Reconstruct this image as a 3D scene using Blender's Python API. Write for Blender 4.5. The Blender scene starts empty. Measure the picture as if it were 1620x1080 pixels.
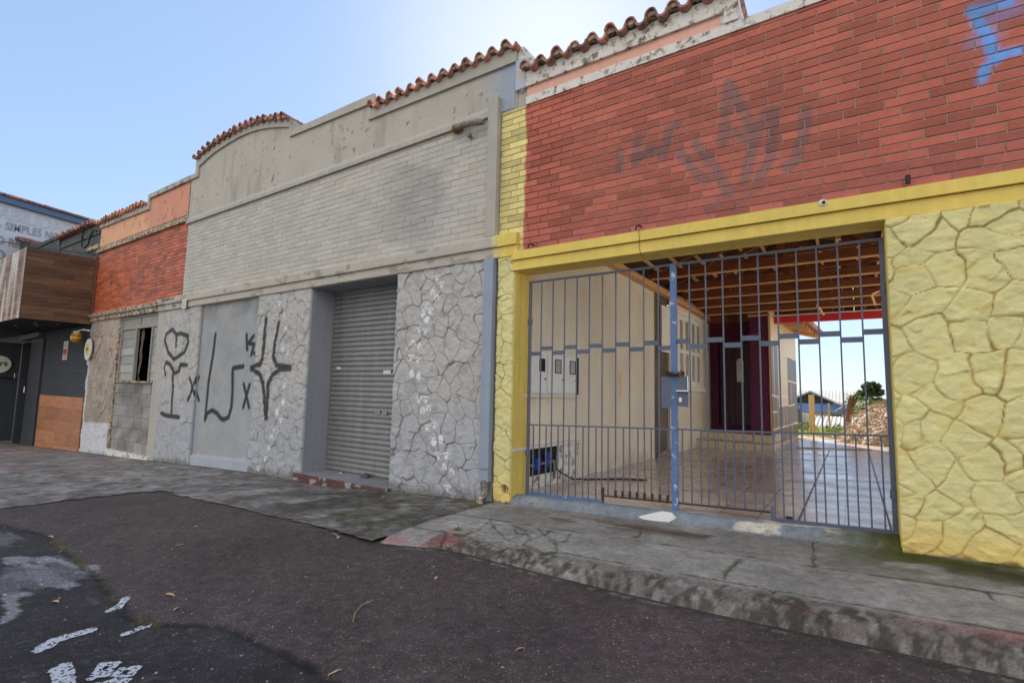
import bpy, math, random
import numpy as np
from mathutils import Vector, Matrix
R_ = math.radians
scn = bpy.context.scene
col = scn.collection
rnd = random.Random(7)

# ------------------------------------------------------------ camera
cam_d = bpy.data.cameras.new("camera"); cam = bpy.data.objects.new("camera", cam_d); col.objects.link(cam)
scn.camera = cam
cam_d.sensor_width = 36.0; cam_d.lens = 17.729; cam_d.clip_start = 0.05; cam_d.clip_end = 2000
yaw, pit, rol = -0.593553, 0.0970016, 0.0210491
fwd = Vector((math.sin(yaw)*math.cos(pit), math.cos(yaw)*math.cos(pit), math.sin(pit)))
rt = Vector((math.cos(yaw), -math.sin(yaw), 0)); up = rt.cross(fwd)
rt2 = math.cos(rol)*rt + math.sin(rol)*up; up2 = -math.sin(rol)*rt + math.cos(rol)*up
m = Matrix((rt2, up2, -fwd)).transposed().to_4x4(); m.translation = Vector((0, -5.0619, 1.2))
cam.matrix_world = m

# ------------------------------------------------------------ world, sun, exposure
SUN = Vector((-0.40, 0.70, 0.575)).normalized()
EL = math.asin(SUN.z); AZ = math.atan2(SUN.x, SUN.y)
w = bpy.data.worlds.new("World"); scn.world = w; w.use_nodes = True
nt = w.node_tree; nt.nodes.clear()
def wn(t, **k):
    n = nt.nodes.new(t)
    for a, b in k.items(): setattr(n, a, b)
    return n
sky = wn('ShaderNodeTexSky', sky_type='NISHITA', sun_disc=False, sun_elevation=EL, sun_rotation=AZ)
sky.altitude = 900; sky.air_density = 1.0; sky.dust_density = 0.6; sky.ozone_density = 1.2
tc = wn('ShaderNodeTexCoord'); sp = wn('ShaderNodeSeparateXYZ'); nt.links.new(tc.outputs['Generated'], sp.inputs[0])
# soft compression of the very bright aureole:  c * 1/(1+k*c)
k1 = wn('ShaderNodeVectorMath', operation='MULTIPLY_ADD'); k1.inputs[1].default_value = (.10, .085, .065); k1.inputs[2].default_value = (1, 1, 1)
nt.links.new(sky.outputs[0], k1.inputs[0])
k2 = wn('ShaderNodeVectorMath', operation='DIVIDE'); nt.links.new(sky.outputs[0], k2.inputs[0]); nt.links.new(k1.outputs[0], k2.inputs[1])
# unseen bright broken cloud, added behind the camera to light the facades
mr = wn('ShaderNodeMapRange', interpolation_type='SMOOTHSTEP'); mr.inputs[1].default_value = 0.05; mr.inputs[2].default_value = -0.55
nt.links.new(sp.outputs[1], mr.inputs[0])
nz = wn('ShaderNodeTexNoise'); nz.inputs['Scale'].default_value = 2.2; nz.inputs['Detail'].default_value = 6
nt.links.new(tc.outputs['Generated'], nz.inputs['Vector'])
mr2 = wn('ShaderNodeMapRange'); mr2.inputs[1].default_value = 0.35; mr2.inputs[2].default_value = 0.6; mr2.inputs[3].default_value = .45
nt.links.new(nz.outputs[0], mr2.inputs[0])
mu = wn('ShaderNodeMath', operation='MULTIPLY'); nt.links.new(mr.outputs[0], mu.inputs[0]); nt.links.new(mr2.outputs[0], mu.inputs[1])
mx = wn('ShaderNodeMix', data_type='RGBA'); nt.links.new(mu.outputs[0], mx.inputs['Factor'])
hz0 = wn('ShaderNodeMix', data_type='RGBA'); hz0.inputs['Factor'].default_value = .45; hz0.inputs['B'].default_value = (1.7, 2.5, 3.95, 1)   # thin bright haze over the whole dome
nt.links.new(k2.outputs[0], hz0.inputs['A']); 
dsun = wn('ShaderNodeVectorMath', operation='DOT_PRODUCT'); dsun.inputs[1].default_value = SUN; nt.links.new(tc.outputs['Generated'], dsun.inputs[0])
mg = wn('ShaderNodeMapRange', interpolation_type='SMOOTHSTEP'); mg.inputs[1].default_value = .91; mg.inputs[2].default_value = 1.06; nt.links.new(dsun.outputs['Value'], mg.inputs[0])
gl = wn('ShaderNodeMix', data_type='RGBA'); mgp = wn('ShaderNodeMath', operation='POWER'); mgp.inputs[1].default_value = 1.6; nt.links.new(mg.outputs[0], mgp.inputs[0]); nt.links.new(mgp.outputs[0], gl.inputs['Factor']); nt.links.new(hz0.outputs['Result'], gl.inputs['A']); gl.inputs['B'].default_value = (4.0, 4.2, 4.5, 1)
nt.links.new(gl.outputs['Result'], mx.inputs['A']); mx.inputs['B'].default_value = (6.1, 5.95, 5.8, 1)
bg = wn('ShaderNodeBackground'); bg.inputs[1].default_value = 0.15; nt.links.new(mx.outputs['Result'], bg.inputs[0])
wo = wn('ShaderNodeOutputWorld'); nt.links.new(bg.outputs[0], wo.inputs[0])
sl = bpy.data.lights.new("sun", 'SUN'); sl.energy = 5.0; sl.angle = R_(0.53); sl.color = (1.0, .95, .87)
so = bpy.data.objects.new("sun", sl); so.rotation_euler = (-SUN).to_track_quat('-Z', 'Y').to_euler(); so.location = (0, 0, 20); col.objects.link(so)
scn.view_settings.view_transform = 'Standard'; scn.view_settings.look = 'None'; scn.view_settings.gamma = 1
scn.view_settings.exposure = 0.78

# ------------------------------------------------------------ tagging and linking
def tag(o, label=None, cat=None, group=None, kind=None):
    if label: o['label'] = label
    if cat: o['category'] = cat
    if group: o['group'] = group
    if kind: o['kind'] = kind
    return o
def empty(name, loc=(0, 0, 0), label=None, cat=None, group=None, rz=0):
    o = bpy.data.objects.new(name, None); o.location = loc; o.rotation_euler = (0, 0, rz); o.empty_display_size = .2
    col.objects.link(o); tag(o, label, cat, group); return o
def link(name, me, mat, parent=None):
    if mat is not None: me.materials.append(mat)
    o = bpy.data.objects.new(name, me); col.objects.link(o)
    if parent is not None:
        o.parent = parent
        o.matrix_parent_inverse = Matrix.Translation(-Vector(parent_world(parent)))
    return o
def parent_world(p):
    v = Vector(p.location)
    if p.parent is not None:  # parts keep world coordinates; their own origin is 0
        return Vector((0, 0, 0))
    return v
def copy_tree(o, parent=None):
    c = o.copy(); col.objects.link(c)
    if parent is not None: c.parent = parent
    for ch in [x for x in col.objects if x.parent == o and x is not c]:
        copy_tree(ch, c)
    return c

class MB:
    def __init__(s): s.v = []; s.f = []; s.c = {}
    def box(s, a, b, bev=0.0):
        x0, y0, z0 = a; x1, y1, z1 = b; n = len(s.v)
        if bev <= 0:
            s.v += [(x0,y0,z0),(x1,y0,z0),(x1,y1,z0),(x0,y1,z0),(x0,y0,z1),(x1,y0,z1),(x1,y1,z1),(x0,y1,z1)]
            s.f += [[n+i for i in q] for q in ((0,3,2,1),(4,5,6,7),(0,1,5,4),(1,2,6,5),(2,3,7,6),(3,0,4,7))]
        else:
            import bmesh
            bm = bmesh.new(); r = bmesh.ops.create_cube(bm, size=1)
            for q in bm.verts: q.co = Vector(((x0+x1)/2+q.co.x*(x1-x0), (y0+y1)/2+q.co.y*(y1-y0), (z0+z1)/2+q.co.z*(z1-z0)))
            bmesh.ops.bevel(bm, geom=bm.edges[:], offset=bev, segments=2, affect='EDGES', profile=.6)
            s.addbm(bm)
        return s
    def addbm(s, bm):
        n = len(s.v); bm.verts.index_update()
        s.v += [tuple(q.co) for q in bm.verts]; s.f += [[n+q.index for q in f.verts] for f in bm.faces]; bm.free()
    def poly(s, pts): n = len(s.v); s.v += [tuple(p) for p in pts]; s.f.append(list(range(n, n+len(pts)))); return s
    def obox(s, c, ax, ay, az, hx, hy, hz):
        c, ax, ay, az = map(Vector, (c, ax, ay, az)); n = len(s.v)
        for dz in (-1, 1):
            for dx, dy in ((-1,-1),(1,-1),(1,1),(-1,1)): s.v.append(tuple(c+ax*dx*hx+ay*dy*hy+az*dz*hz))
        s.f += [[n+i for i in q] for q in ((0,3,2,1),(4,5,6,7),(0,1,5,4),(1,2,6,5),(2,3,7,6),(3,0,4,7))]; return s
    def beam(s, p, q, wid, hei, upv=(0, 0, 1)):
        p, q = Vector(p), Vector(q); d = (q-p); L = d.length; d.normalize(); u = Vector(upv)
        sd = d.cross(u)
        if sd.length < 1e-4: sd = d.cross(Vector((1, 0, 0)))
        sd.normalize(); u = sd.cross(d); return s.obox((p+q)/2, d, sd, u, L/2, wid/2, hei/2)
    def tube(s, pts, r, n=8, cap=True):
        pts = [Vector(p) for p in pts]; rs = r if isinstance(r, (list, tuple)) else [r]*len(pts); base = len(s.v); ref = None
        for i, p in enumerate(pts):
            d = (pts[min(i+1, len(pts)-1)]-pts[max(i-1, 0)]).normalized()
            a = d.cross(Vector((0, 0, 1)) if abs(d.z) < .9 else Vector((1, 0, 0))).normalized()
            if ref is not None:
                a = (ref - d*ref.dot(d)).normalized()
            ref = a; b = d.cross(a)
            for k in range(n):
                t = 2*math.pi*k/n; s.v.append(tuple(p+(a*math.cos(t)+b*math.sin(t))*rs[i]))
        for i in range(len(pts)-1):
            for k in range(n):
                k2 = (k+1) % n; s.f.append([base+i*n+k, base+i*n+k2, base+(i+1)*n+k2, base+(i+1)*n+k])
        if cap:
            s.f.append([base+k for k in range(n)][::-1]); s.f.append([base+(len(pts)-1)*n+k for k in range(n)])
        return s
    def prism(s, pts, d0, d1, plane='xz'):
        """pts (a,b) outline extruded along the third axis from d0 to d1"""
        f = {'xz': lambda a, b, d: (a, d, b), 'yz': lambda a, b, d: (d, a, b), 'xy': lambda a, b, d: (a, b, d)}[plane]
        n = len(s.v); k = len(pts); s.v += [f(a, b, d0) for a, b in pts]+[f(a, b, d1) for a, b in pts]
        s.f.append([n+i for i in range(k)]); s.f.append([n+k+i for i in range(k)][::-1])
        for i in range(k): j = (i+1) % k; s.f.append([n+i, n+k+i, n+k+j, n+j])
        return s
    def build(s, name, mat, parent=None, smooth=False, cfun=None, fix=True):
        me = bpy.data.meshes.new(name); me.from_pydata(s.v, [], s.f)
        if fix:
            import bmesh
            bm = bmesh.new(); bm.from_mesh(me); bmesh.ops.recalc_face_normals(bm, faces=bm.faces[:]); bm.to_mesh(me); bm.free()
        if smooth: me.polygons.foreach_set('use_smooth', [True]*len(me.polygons))
        if cfun is not None:
            a = me.color_attributes.new('Col', 'FLOAT_COLOR', 'POINT')
            c = np.array(cfun(np.array(s.v, float)), float); a.data.foreach_set('color', np.c_[c, np.ones(len(c))].ravel())
        me.update(); return link(name, me, mat, parent)

# ------------------------------------------------------------ numpy noise
def _h(ix, iy, s):
    n = (ix.astype(np.int64)*374761393 + iy.astype(np.int64)*668265263 + s*1442695041) & 0x7fffffff
    n = (n ^ (n >> 13))*1274126177 & 0x7fffffff
    return ((n ^ (n >> 16)) & 0xffff)/65535.0
def vn(x, y, s=0):
    x = np.asarray(x, float); y = np.asarray(y, float); ix = np.floor(x); iy = np.floor(y); fx = x-ix; fy = y-iy
    fx = fx*fx*(3-2*fx); fy = fy*fy*(3-2*fy)
    return (_h(ix, iy, s)*(1-fx)+_h(ix+1, iy, s)*fx)*(1-fy)+(_h(ix, iy+1, s)*(1-fx)+_h(ix+1, iy+1, s)*fx)*fy
def fbm(x, y, s=0, o=4):
    a = .5; t = 0; n = 0
    for i in range(o): t = t+a*vn(x*2**i, y*2**i, s+i*17); n += a; a *= .5
    return t/n
def ss(a, b, x): t = np.clip((x-a)/(b-a), 0, 1); return t*t*(3-2*t)
def lin(*c):
    return tuple(((v/255+.055)/1.055)**2.4 if v/255 > .04045 else v/255/12.92 for v in c)
def C3(c, n): return np.tile(np.array(c, float), (n, 1))
def mixc(a, b, f): f = np.asarray(f)[:, None]; return a*(1-f)+np.array(b)*f
def sdist(x, y, pl):
    d = np.full(x.shape, 9.0)
    for (ax, ay), (bx, by) in zip(pl[:-1], pl[1:]):
        lo_x, hi_x = min(ax, bx)-.3, max(ax, bx)+.3
        q = (x > lo_x) & (x < hi_x) & (y > min(ay, by)-.3) & (y < max(ay, by)+.3)
        if not q.any(): continue
        px, py = x[q]-ax, y[q]-ay; ex, ey = bx-ax, by-ay; h = np.clip((px*ex+py*ey)/(ex*ex+ey*ey+1e-9), 0, 1)
        d[q] = np.minimum(d[q], np.hypot(px-ex*h, py-ey*h))
    return d
def strokes(x, y, S, w, soft):
    d = np.full(x.shape, 9.0)
    for pl in S: d = np.minimum(d, sdist(x, y, pl))
    return 1-ss(w-soft, w+soft, d)
def inpoly(x, y, P):
    r = np.zeros(x.shape, bool); j = len(P)-1
    for i in range(len(P)):
        xi, yi = P[i]; xj, yj = P[j]
        c = ((yi > y) != (yj > y)) & (x < (xj-xi)*(y-yi)/(yj-yi+1e-12)+xi); r ^= c; j = i
    return r

# ------------------------------------------------------------ heightfield panels with painted albedo
def relief(name, mat, parent, O, U, V, u0, u1, v0, v1, res, hf, cf, skirt=0.0, keep=None, smooth=True):
    O, U, V = (np.array(q, float) for q in (O, U, V)); N = np.cross(U, V)
    nu = max(2, int(round((u1-u0)/res))+1); nv = max(2, int(round((v1-v0)/res))+1)
    u, v = np.meshgrid(np.linspace(u0, u1, nu), np.linspace(v0, v1, nv)); u = u.ravel(); v = v.ravel()
    h = hf(u, v) if hf else np.zeros(len(u)); c = cf(u, v)
    P = O+u[:, None]*U+v[:, None]*V+np.asarray(h)[:, None]*N
    i, j = np.meshgrid(np.arange(nu-1), np.arange(nv-1)); a = (j*nu+i).ravel()
    F = np.c_[a, a+1, a+1+nu, a+nu]
    if keep is not None:
        k = keep(u, v); F = F[k[F].all(axis=1)]
    if skirt > 0:
        ring = np.concatenate([np.arange(nu), np.arange(1, nv)*nu+nu-1, (nv-1)*nu+np.arange(nu-2, -1, -1), np.arange(nv-2, 0, -1)*nu])
        base = len(P); PB = O+u[ring][:, None]*U+v[ring][:, None]*V-skirt*N
        P = np.vstack([P, PB]); c = np.vstack([c, c[ring]]); k = len(ring); r2 = np.roll(np.arange(k), -1)
        F = np.vstack([F, np.c_[ring, base+np.arange(k), base+r2, ring[r2]]])
    me = bpy.data.meshes.new(name); me.vertices.add(len(P)); me.vertices.foreach_set('co', P.ravel())
    me.loops.add(F.size); me.loops.foreach_set('vertex_index', F.ravel().astype(np.int32))
    me.polygons.add(len(F)); me.polygons.foreach_set('loop_start', np.arange(len(F), dtype=np.int32)*4)
    me.update(calc_edges=True); me.validate()
    if smooth: me.polygons.foreach_set('use_smooth', [True]*len(me.polygons))
    at = me.color_attributes.new('Col', 'FLOAT_COLOR', 'POINT'); at.data.foreach_set('color', np.c_[np.clip(c, 0, 1), np.ones(len(c))].ravel())
    return link(name, me, mat, parent)

def facets(u, v, s, seed):
    """chipped facets: each small cell is a plane of its own tilt"""
    gx = np.floor(u/s); gy = np.floor(v/s); best = np.full(u.shape, 9.); a = u*0; b = u*0; q = u*0
    for dx in (-1, 0, 1):
        for dy in (-1, 0, 1):
            cx = gx+dx; cy = gy+dy; px = (cx+_h(cx, cy, seed))*s; py = (cy+_h(cx, cy, seed+1))*s; d = (u-px)**2+(v-py)**2*1.6; k = d < best
            best = np.where(k, d, best); a = np.where(k, (u-px)*(_h(cx, cy, seed+2)-.5)*2, a); b = np.where(k, (v-py)*(_h(cx, cy, seed+3)-.5)*2, b); q = np.where(k, _h(cx, cy, seed+4), q)
    return a, b, q
def stones(u, v, seed, sx, sy, jit=.42, warp=.06):
    """irregular stone cladding: returns height, edge distance, stone id"""
    r = np.random.RandomState(seed)
    u0, u1, v0, v1 = u.min(), u.max(), v.min(), v.max(); S = []
    row = 0; y = v0-sy
    while y < v1+sy:
        x = u0-sx+(row % 2)*sx*.5
        while x < u1+sx:
            S.append((x+r.uniform(-jit, jit)*sx, y+r.uniform(-jit, jit)*sy)); x += sx*r.uniform(.75, 1.25)
        y += sy; row += 1
    S = np.array(S); tilt = r.uniform(-1, 1, (len(S), 2)); off = r.uniform(-1, 1, len(S))
    warp = warp*.6; wu = u+(fbm(u*6, v*6, seed, 3)-.5)*warp*2; wv = v+(fbm(u*4+9, v*4+5, seed+3, 3)-.5)*warp*2
    th = r.uniform(0, math.pi, len(S)); an = r.uniform(1.0, 1.45, len(S)); wt = r.uniform(-1, 1, len(S))*(.32*min(sx, sy))**2
    d1 = np.full(u.shape, 9.); d2 = d1.copy(); i1 = np.zeros(u.shape, int); i2 = i1.copy()
    for i, (a, b) in enumerate(S):
        lim = 3.2*max(sx, sy); near = (np.abs(wu-a) < lim) & (np.abs(wv-b) < lim)
        if not near.any(): continue
        x_ = wu[near]-a; y_ = wv[near]-b; c_, s_ = math.cos(th[i]), math.sin(th[i]); d = ((x_*c_+y_*s_)/an[i])**2+((y_*c_-x_*s_)*an[i])**2-wt[i]
        D1, D2, I1, I2 = d1[near], d2[near], i1[near], i2[near]; n1 = d < D1; n2 = (~n1) & (d < D2)
        d2[near] = np.where(n1, D1, np.where(n2, d, D2)); i2[near] = np.where(n1, I1, np.where(n2, i, I2)); d1[near] = np.where(n1, d, D1); i1[near] = np.where(n1, i, I1)
    e = (d2-d1)/(2*(np.hypot(wu-S[i1, 0], wv-S[i1, 1])+np.hypot(wu-S[i2, 0], wv-S[i2, 1]))+1e-6)*1.15
    du, dv = wu-S[i1, 0], wv-S[i1, 1]
    n = fbm(u*13+i1*3.1, v*19+i1*7.7, seed+8, 5)
    t1, t2, ft = facets(u+.02*(n-.5), v+.02*(n-.5), .13, seed+40); rough_s = (ft*7 % 1)*.6+.4*(off[i1]*.5+.5)
    gw = .006+.012*vn(u*5, v*5, seed+60)**2; h = .011*ss(.0, gw, e)+.007*off[i1]+.060*(tilt[i1, 0]*du+tilt[i1, 1]*dv)+(.16*t1+.16*t2)*ss(.003, .02, e)*ss(.35, .75, rough_s)+.020*(n-.5)*ss(0, .01, e)
    return h, e, i1

# ------------------------------------------------------------ materials
def mk(name, color=(.5, .5, .5), rough=.8, noise=0.12, nscale=9, bump=.25, bscale=60, metal=0, attr=False, coord='Object', spec=.4, island=0, dirt=None, streak=0, coat=0, fine=.08):
    m = bpy.data.materials.new(name); m.use_nodes = True; t = m.node_tree; N = t.nodes; L = t.links; b = N['Principled BSDF']
    b.inputs['Roughness'].default_value = rough; b.inputs['Metallic'].default_value = metal; b.inputs['Specular IOR Level'].default_value = spec
    tc = N.new('ShaderNodeTexCoord')
    if attr: a = N.new('ShaderNodeAttribute'); a.attribute_name = 'Col'; c = a.outputs['Color']
    else: a = N.new('ShaderNodeRGB'); a.outputs[0].default_value = (*color, 1); c = a.outputs[0]
    def mul(c, fac_socket, lo, hi):
        r = N.new('ShaderNodeMapRange'); r.inputs[1].default_value = .25; r.inputs[2].default_value = .75; r.inputs[3].default_value = lo; r.inputs[4].default_value = hi
        L.new(fac_socket, r.inputs[0]); v = N.new('ShaderNodeVectorMath'); v.operation = 'SCALE'; L.new(c, v.inputs[0]); L.new(r.outputs[0], v.inputs['Scale']); return v.outputs[0]
    if noise > 0:
        n1 = N.new('ShaderNodeTexNoise'); n1.inputs['Scale'].default_value = nscale; n1.inputs['Detail'].default_value = 8; n1.inputs['Roughness'].default_value = .62
        L.new(tc.outputs[coord], n1.inputs['Vector']); c = mul(c, n1.outputs[0], 1-noise, 1+noise)
        n3 = N.new('ShaderNodeTexNoise'); n3.inputs['Scale'].default_value = nscale*.12; n3.inputs['Detail'].default_value = 4
        L.new(tc.outputs[coord], n3.inputs['Vector']); c = mul(c, n3.outputs[0], 1-noise*.8, 1+noise*.8)
    if attr:
        nh = N.new('ShaderNodeTexNoise'); nh.inputs['Scale'].default_value = nscale*7; nh.inputs['Detail'].default_value = 6; nh.inputs['Roughness'].default_value = .7
        L.new(tc.outputs[coord], nh.inputs['Vector']); c = mul(c, nh.outputs[0], 1-fine, 1+fine)
    if streak > 0:
        mp = N.new('ShaderNodeMapping'); mp.inputs['Scale'].default_value = (14, 14, .6); L.new(tc.outputs[coord], mp.inputs[0])
        n4 = N.new('ShaderNodeTexNoise'); n4.inputs['Scale'].default_value = 1; n4.inputs['Detail'].default_value = 5; L.new(mp.outputs[0], n4.inputs['Vector']); c = mul(c, n4.outputs[0], 1-streak, 1+streak*.4)
    if island > 0:
        g = N.new('ShaderNodeNewGeometry'); r = N.new('ShaderNodeMapRange'); r.inputs[3].default_value = 1-island; r.inputs[4].default_value = 1+island*.6
        L.new(g.outputs['Random Per Island'], r.inputs[0]); v = N.new('ShaderNodeVectorMath'); v.operation = 'SCALE'; L.new(c, v.inputs[0]); L.new(r.outputs[0], v.inputs['Scale']); c = v.outputs[0]
    if dirt:
        dc, dsc, dlo, dhi = dirt
        n5 = N.new('ShaderNodeTexNoise'); n5.inputs['Scale'].default_value = dsc; n5.inputs['Detail'].default_value = 9; n5.inputs['Roughness'].default_value = .68; L.new(tc.outputs[coord], n5.inputs['Vector'])
        r = N.new('ShaderNodeMapRange'); r.inputs[1].default_value = dlo; r.inputs[2].default_value = dhi; L.new(n5.outputs[0], r.inputs[0])
        x = N.new('ShaderNodeMix'); x.data_type = 'RGBA'; L.new(r.outputs[0], x.inputs['Factor']); L.new(c, x.inputs['A']); x.inputs['B'].default_value = (*dc, 1); c = x.outputs['Result']
    L.new(c, b.inputs['Base Color'])
    if bump > 0:
        n2 = N.new('ShaderNodeTexNoise'); n2.inputs['Scale'].default_value = bscale; n2.inputs['Detail'].default_value = 6; n2.inputs['Roughness'].default_value = .6
        L.new(tc.outputs[coord], n2.inputs['Vector']); bp = N.new('ShaderNodeBump'); bp.inputs['Strength'].default_value = bump; bp.inputs['Distance'].default_value = .012
        L.new(n2.outputs[0], bp.inputs['Height']); L.new(bp.outputs[0], b.inputs['Normal'])
    if coat: b.inputs['Coat Weight'].default_value = coat
    return m
def asphalt_mat():
    m = mk('asphalt', attr=True, rough=.9, noise=.20, nscale=11, bump=0, fine=.55); t = m.node_tree; N = t.nodes; L = t.links; b = N['Principled BSDF']
    tc = N.new('ShaderNodeTexCoord'); c = b.inputs['Base Color'].links[0].from_socket
    at = N.new('ShaderNodeAttribute'); at.attribute_name = 'Mask'; sx = N.new('ShaderNodeSeparateColor'); L.new(at.outputs['Color'], sx.inputs[0])
    bumps = []
    for sc, thr, amt in ((85, .42, 1.25), (32, .26, 1.6)):
        v = N.new('ShaderNodeTexVoronoi'); v.inputs['Scale'].default_value = sc; L.new(tc.outputs['Object'], v.inputs['Vector'])
        s2 = N.new('ShaderNodeSeparateColor'); L.new(v.outputs['Color'], s2.inputs[0])
        g = N.new('ShaderNodeMath'); g.operation = 'GREATER_THAN'; g.inputs[1].default_value = .80 if sc > 60 else .83; L.new(s2.outputs[0], g.inputs[0])
        d = N.new('ShaderNodeMath'); d.operation = 'LESS_THAN'; d.inputs[1].default_value = thr; L.new(v.outputs['Distance'], d.inputs[0])
        mm = N.new('ShaderNodeMath'); mm.operation = 'MULTIPLY'; L.new(g.outputs[0], mm.inputs[0]); L.new(d.outputs[0], mm.inputs[1])
        if sc < 60:
            m2 = N.new('ShaderNodeMath'); m2.operation = 'MULTIPLY'; L.new(mm.outputs[0], m2.inputs[0]); L.new(sx.outputs[0], m2.inputs[1]); mm = m2
        r = N.new('ShaderNodeMath'); r.operation = 'MULTIPLY_ADD'; r.inputs[2].default_value = 1; L.new(mm.outputs[0], r.inputs[0])
        am = N.new('ShaderNodeMath'); am.operation = 'MULTIPLY'; am.inputs[1].default_value = amt*2.0; L.new(s2.outputs[1], am.inputs[0]); L.new(am.outputs[0], r.inputs[1])
        vv = N.new('ShaderNodeVectorMath'); vv.operation = 'SCALE'; L.new(c, vv.inputs[0]); L.new(r.outputs[0], vv.inputs['Scale']); c = vv.outputs[0]
        bumps.append((v, mm))
    L.new(c, b.inputs['Base Color'])
    n2 = N.new('ShaderNodeTexNoise'); n2.inputs['Scale'].default_value = 130; n2.inputs['Detail'].default_value = 5; L.new(tc.outputs['Object'], n2.inputs['Vector'])
    b1 = N.new('ShaderNodeBump'); b1.inputs['Strength'].default_value = 1.0; b1.inputs['Distance'].default_value = .012; L.new(n2.outputs[0], b1.inputs['Height'])
    b2 = N.new('ShaderNodeBump'); b2.invert = True; b2.inputs['Strength'].default_value = .6; b2.inputs['Distance'].default_value = .006; L.new(bumps[1][0].outputs['Distance'], b2.inputs['Height']); L.new(b1.outputs[0], b2.inputs['Normal'])
    L.new(b2.outputs[0], b.inputs['Normal']); return m
def wood_mat(name, c1, c2, rough=.6, axis=0, plank=None, islandv=.35, stain=None):
    m = bpy.data.materials.new(name); m.use_nodes = True; t = m.node_tree; N = t.nodes; L = t.links; b = N['Principled BSDF']; b.inputs['Roughness'].default_value = rough
    tc = N.new('ShaderNodeTexCoord'); mp = N.new('ShaderNodeMapping'); sc = [18, 18, 18]; sc[axis] = 1.1; mp.inputs['Scale'].default_value = sc; L.new(tc.outputs['Object'], mp.inputs[0])
    n = N.new('ShaderNodeTexNoise'); n.inputs['Scale'].default_value = 1.6; n.inputs['Detail'].default_value = 8; n.inputs['Roughness'].default_value = .65; L.new(mp.outputs[0], n.inputs['Vector'])
    r = N.new('ShaderNodeMapRange'); r.inputs[1].default_value = .3; r.inputs[2].default_value = .7; L.new(n.outputs[0], r.inputs[0])
    x = N.new('ShaderNodeMix'); x.data_type = 'RGBA'; L.new(r.outputs[0], x.inputs['Factor']); x.inputs['A'].default_value = (*c1, 1); x.inputs['B'].default_value = (*c2, 1); c = x.outputs['Result']
    g = N.new('ShaderNodeNewGeometry'); q = N.new('ShaderNodeMapRange'); q.inputs[3].default_value = 1-islandv; q.inputs[4].default_value = 1+islandv; L.new(g.outputs['Random Per Island'], q.inputs[0])
    v = N.new('ShaderNodeVectorMath'); v.operation = 'SCALE'; L.new(c, v.inputs[0]); L.new(q.outputs[0], v.inputs['Scale']); c = v.outputs[0]
    if stain:
        mp2 = N.new('ShaderNodeMapping'); mp2.inputs['Scale'].default_value = (2.2, 2.2, .5); L.new(tc.outputs['Object'], mp2.inputs[0])
        n2 = N.new('ShaderNodeTexNoise'); n2.inputs['Scale'].default_value = 1.3; n2.inputs['Detail'].default_value = 7; L.new(mp2.outputs[0], n2.inputs['Vector'])
        r2 = N.new('ShaderNodeMapRange'); r2.inputs[1].default_value = .42; r2.inputs[2].default_value = .66; L.new(n2.outputs[0], r2.inputs[0])
        x2 = N.new('ShaderNodeMix'); x2.data_type = 'RGBA'; L.new(r2.outputs[0], x2.inputs['Factor']); L.new(c, x2.inputs['A']); x2.inputs['B'].default_value = (*stain, 1); c = x2.outputs['Result']
    L.new(c, b.inputs['Base Color'])
    bp = N.new('ShaderNodeBump'); bp.inputs['Strength'].default_value = .3; bp.inputs['Distance'].default_value = .01; L.new(n.outputs[0], bp.inputs['Height']); L.new(bp.outputs[0], b.inputs['Normal'])
    return m

M = {}
M['attr'] = mk('painted_masonry', attr=True, rough=.82, noise=.07, nscale=16, bump=.35, bscale=70, spec=.3)
M['attr_rough'] = mk('rough_render', attr=True, rough=.9, noise=.12, nscale=20, fine=.14, bump=.7, bscale=55, spec=.2)
M['concrete'] = mk('old_concrete', attr=True, rough=.9, noise=.28, nscale=13, bump=1.0, bscale=60, spec=.2, fine=.42)
M['asphalt'] = asphalt_mat()
M['brick'] = mk('red_brick', attr=True, rough=.75, noise=.12, nscale=30, bump=.4, bscale=110, island=.28, spec=.35)
M['gbrick'] = mk('grey_painted_brick', attr=True, rough=.7, noise=.06, nscale=25, bump=.3, bscale=80, island=.10, spec=.35)
M['obrick'] = mk('orange_brick', attr=True, rough=.65, noise=.14, nscale=20, bump=.3, bscale=90, island=.30, spec=.35)
M['yellow'] = mk('yellow_paint', lin(232, 204, 104), .7, .08, 8, .3, 60, streak=.10, dirt=((.35, .30, .16), 16, .66, .76))
M['grey_pl'] = mk('grey_render_paint', lin(180, 175, 164), .8, .08, 7, .35, 60, streak=.10, dirt=((.16, .13, .11), 34, .72, .78))
M['grey_dk'] = mk('grey_reveal_paint', lin(152, 155, 160), .75, .08, 6, .25, 60, streak=.08)
M['white_pl'] = mk('peeling_white_render', lin(226, 221, 212), .85, .1, 14, .6, 40, dirt=((.20, .15, .11), 9, .50, .62))
M['coping'] = mk('stained_coping', lin(185, 180, 172), .85, .12, 10, .6, 50, dirt=((.10, .09, .08), 6, .50, .66))
M['mould'] = mk('mouldy_cornice', lin(196, 176, 150), .88, .15, 10, .8, 40, dirt=((.09, .07, .06), 12, .46, .58))
M['tile'] = mk('clay_roof_tile', lin(214, 150, 122), .8, .25, 14, .5, 60, island=.45, dirt=((.16, .13, .12), 12, .50, .66))
M['tile_dk'] = mk('weathered_roof_tile', lin(196, 138, 122), .8, .25, 14, .5, 60, island=.45, dirt=((.10, .09, .09), 10, .46, .64))
M['mortar'] = mk('brick_mortar', lin(140, 120, 108), .9, .15, 30, .5, 90)
M['steel'] = mk('grey_blue_gate_paint', lin(84, 92, 110), .45, .12, 20, .15, 80, spec=.5, dirt=((.12, .13, .15), 26, .60, .68))
M['steel_post'] = mk('scuffed_blue_gate_paint', lin(84, 112, 156), .5, .16, 14, .2, 60, spec=.5, dirt=((.45, .52, .62), 11, .58, .64))
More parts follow.
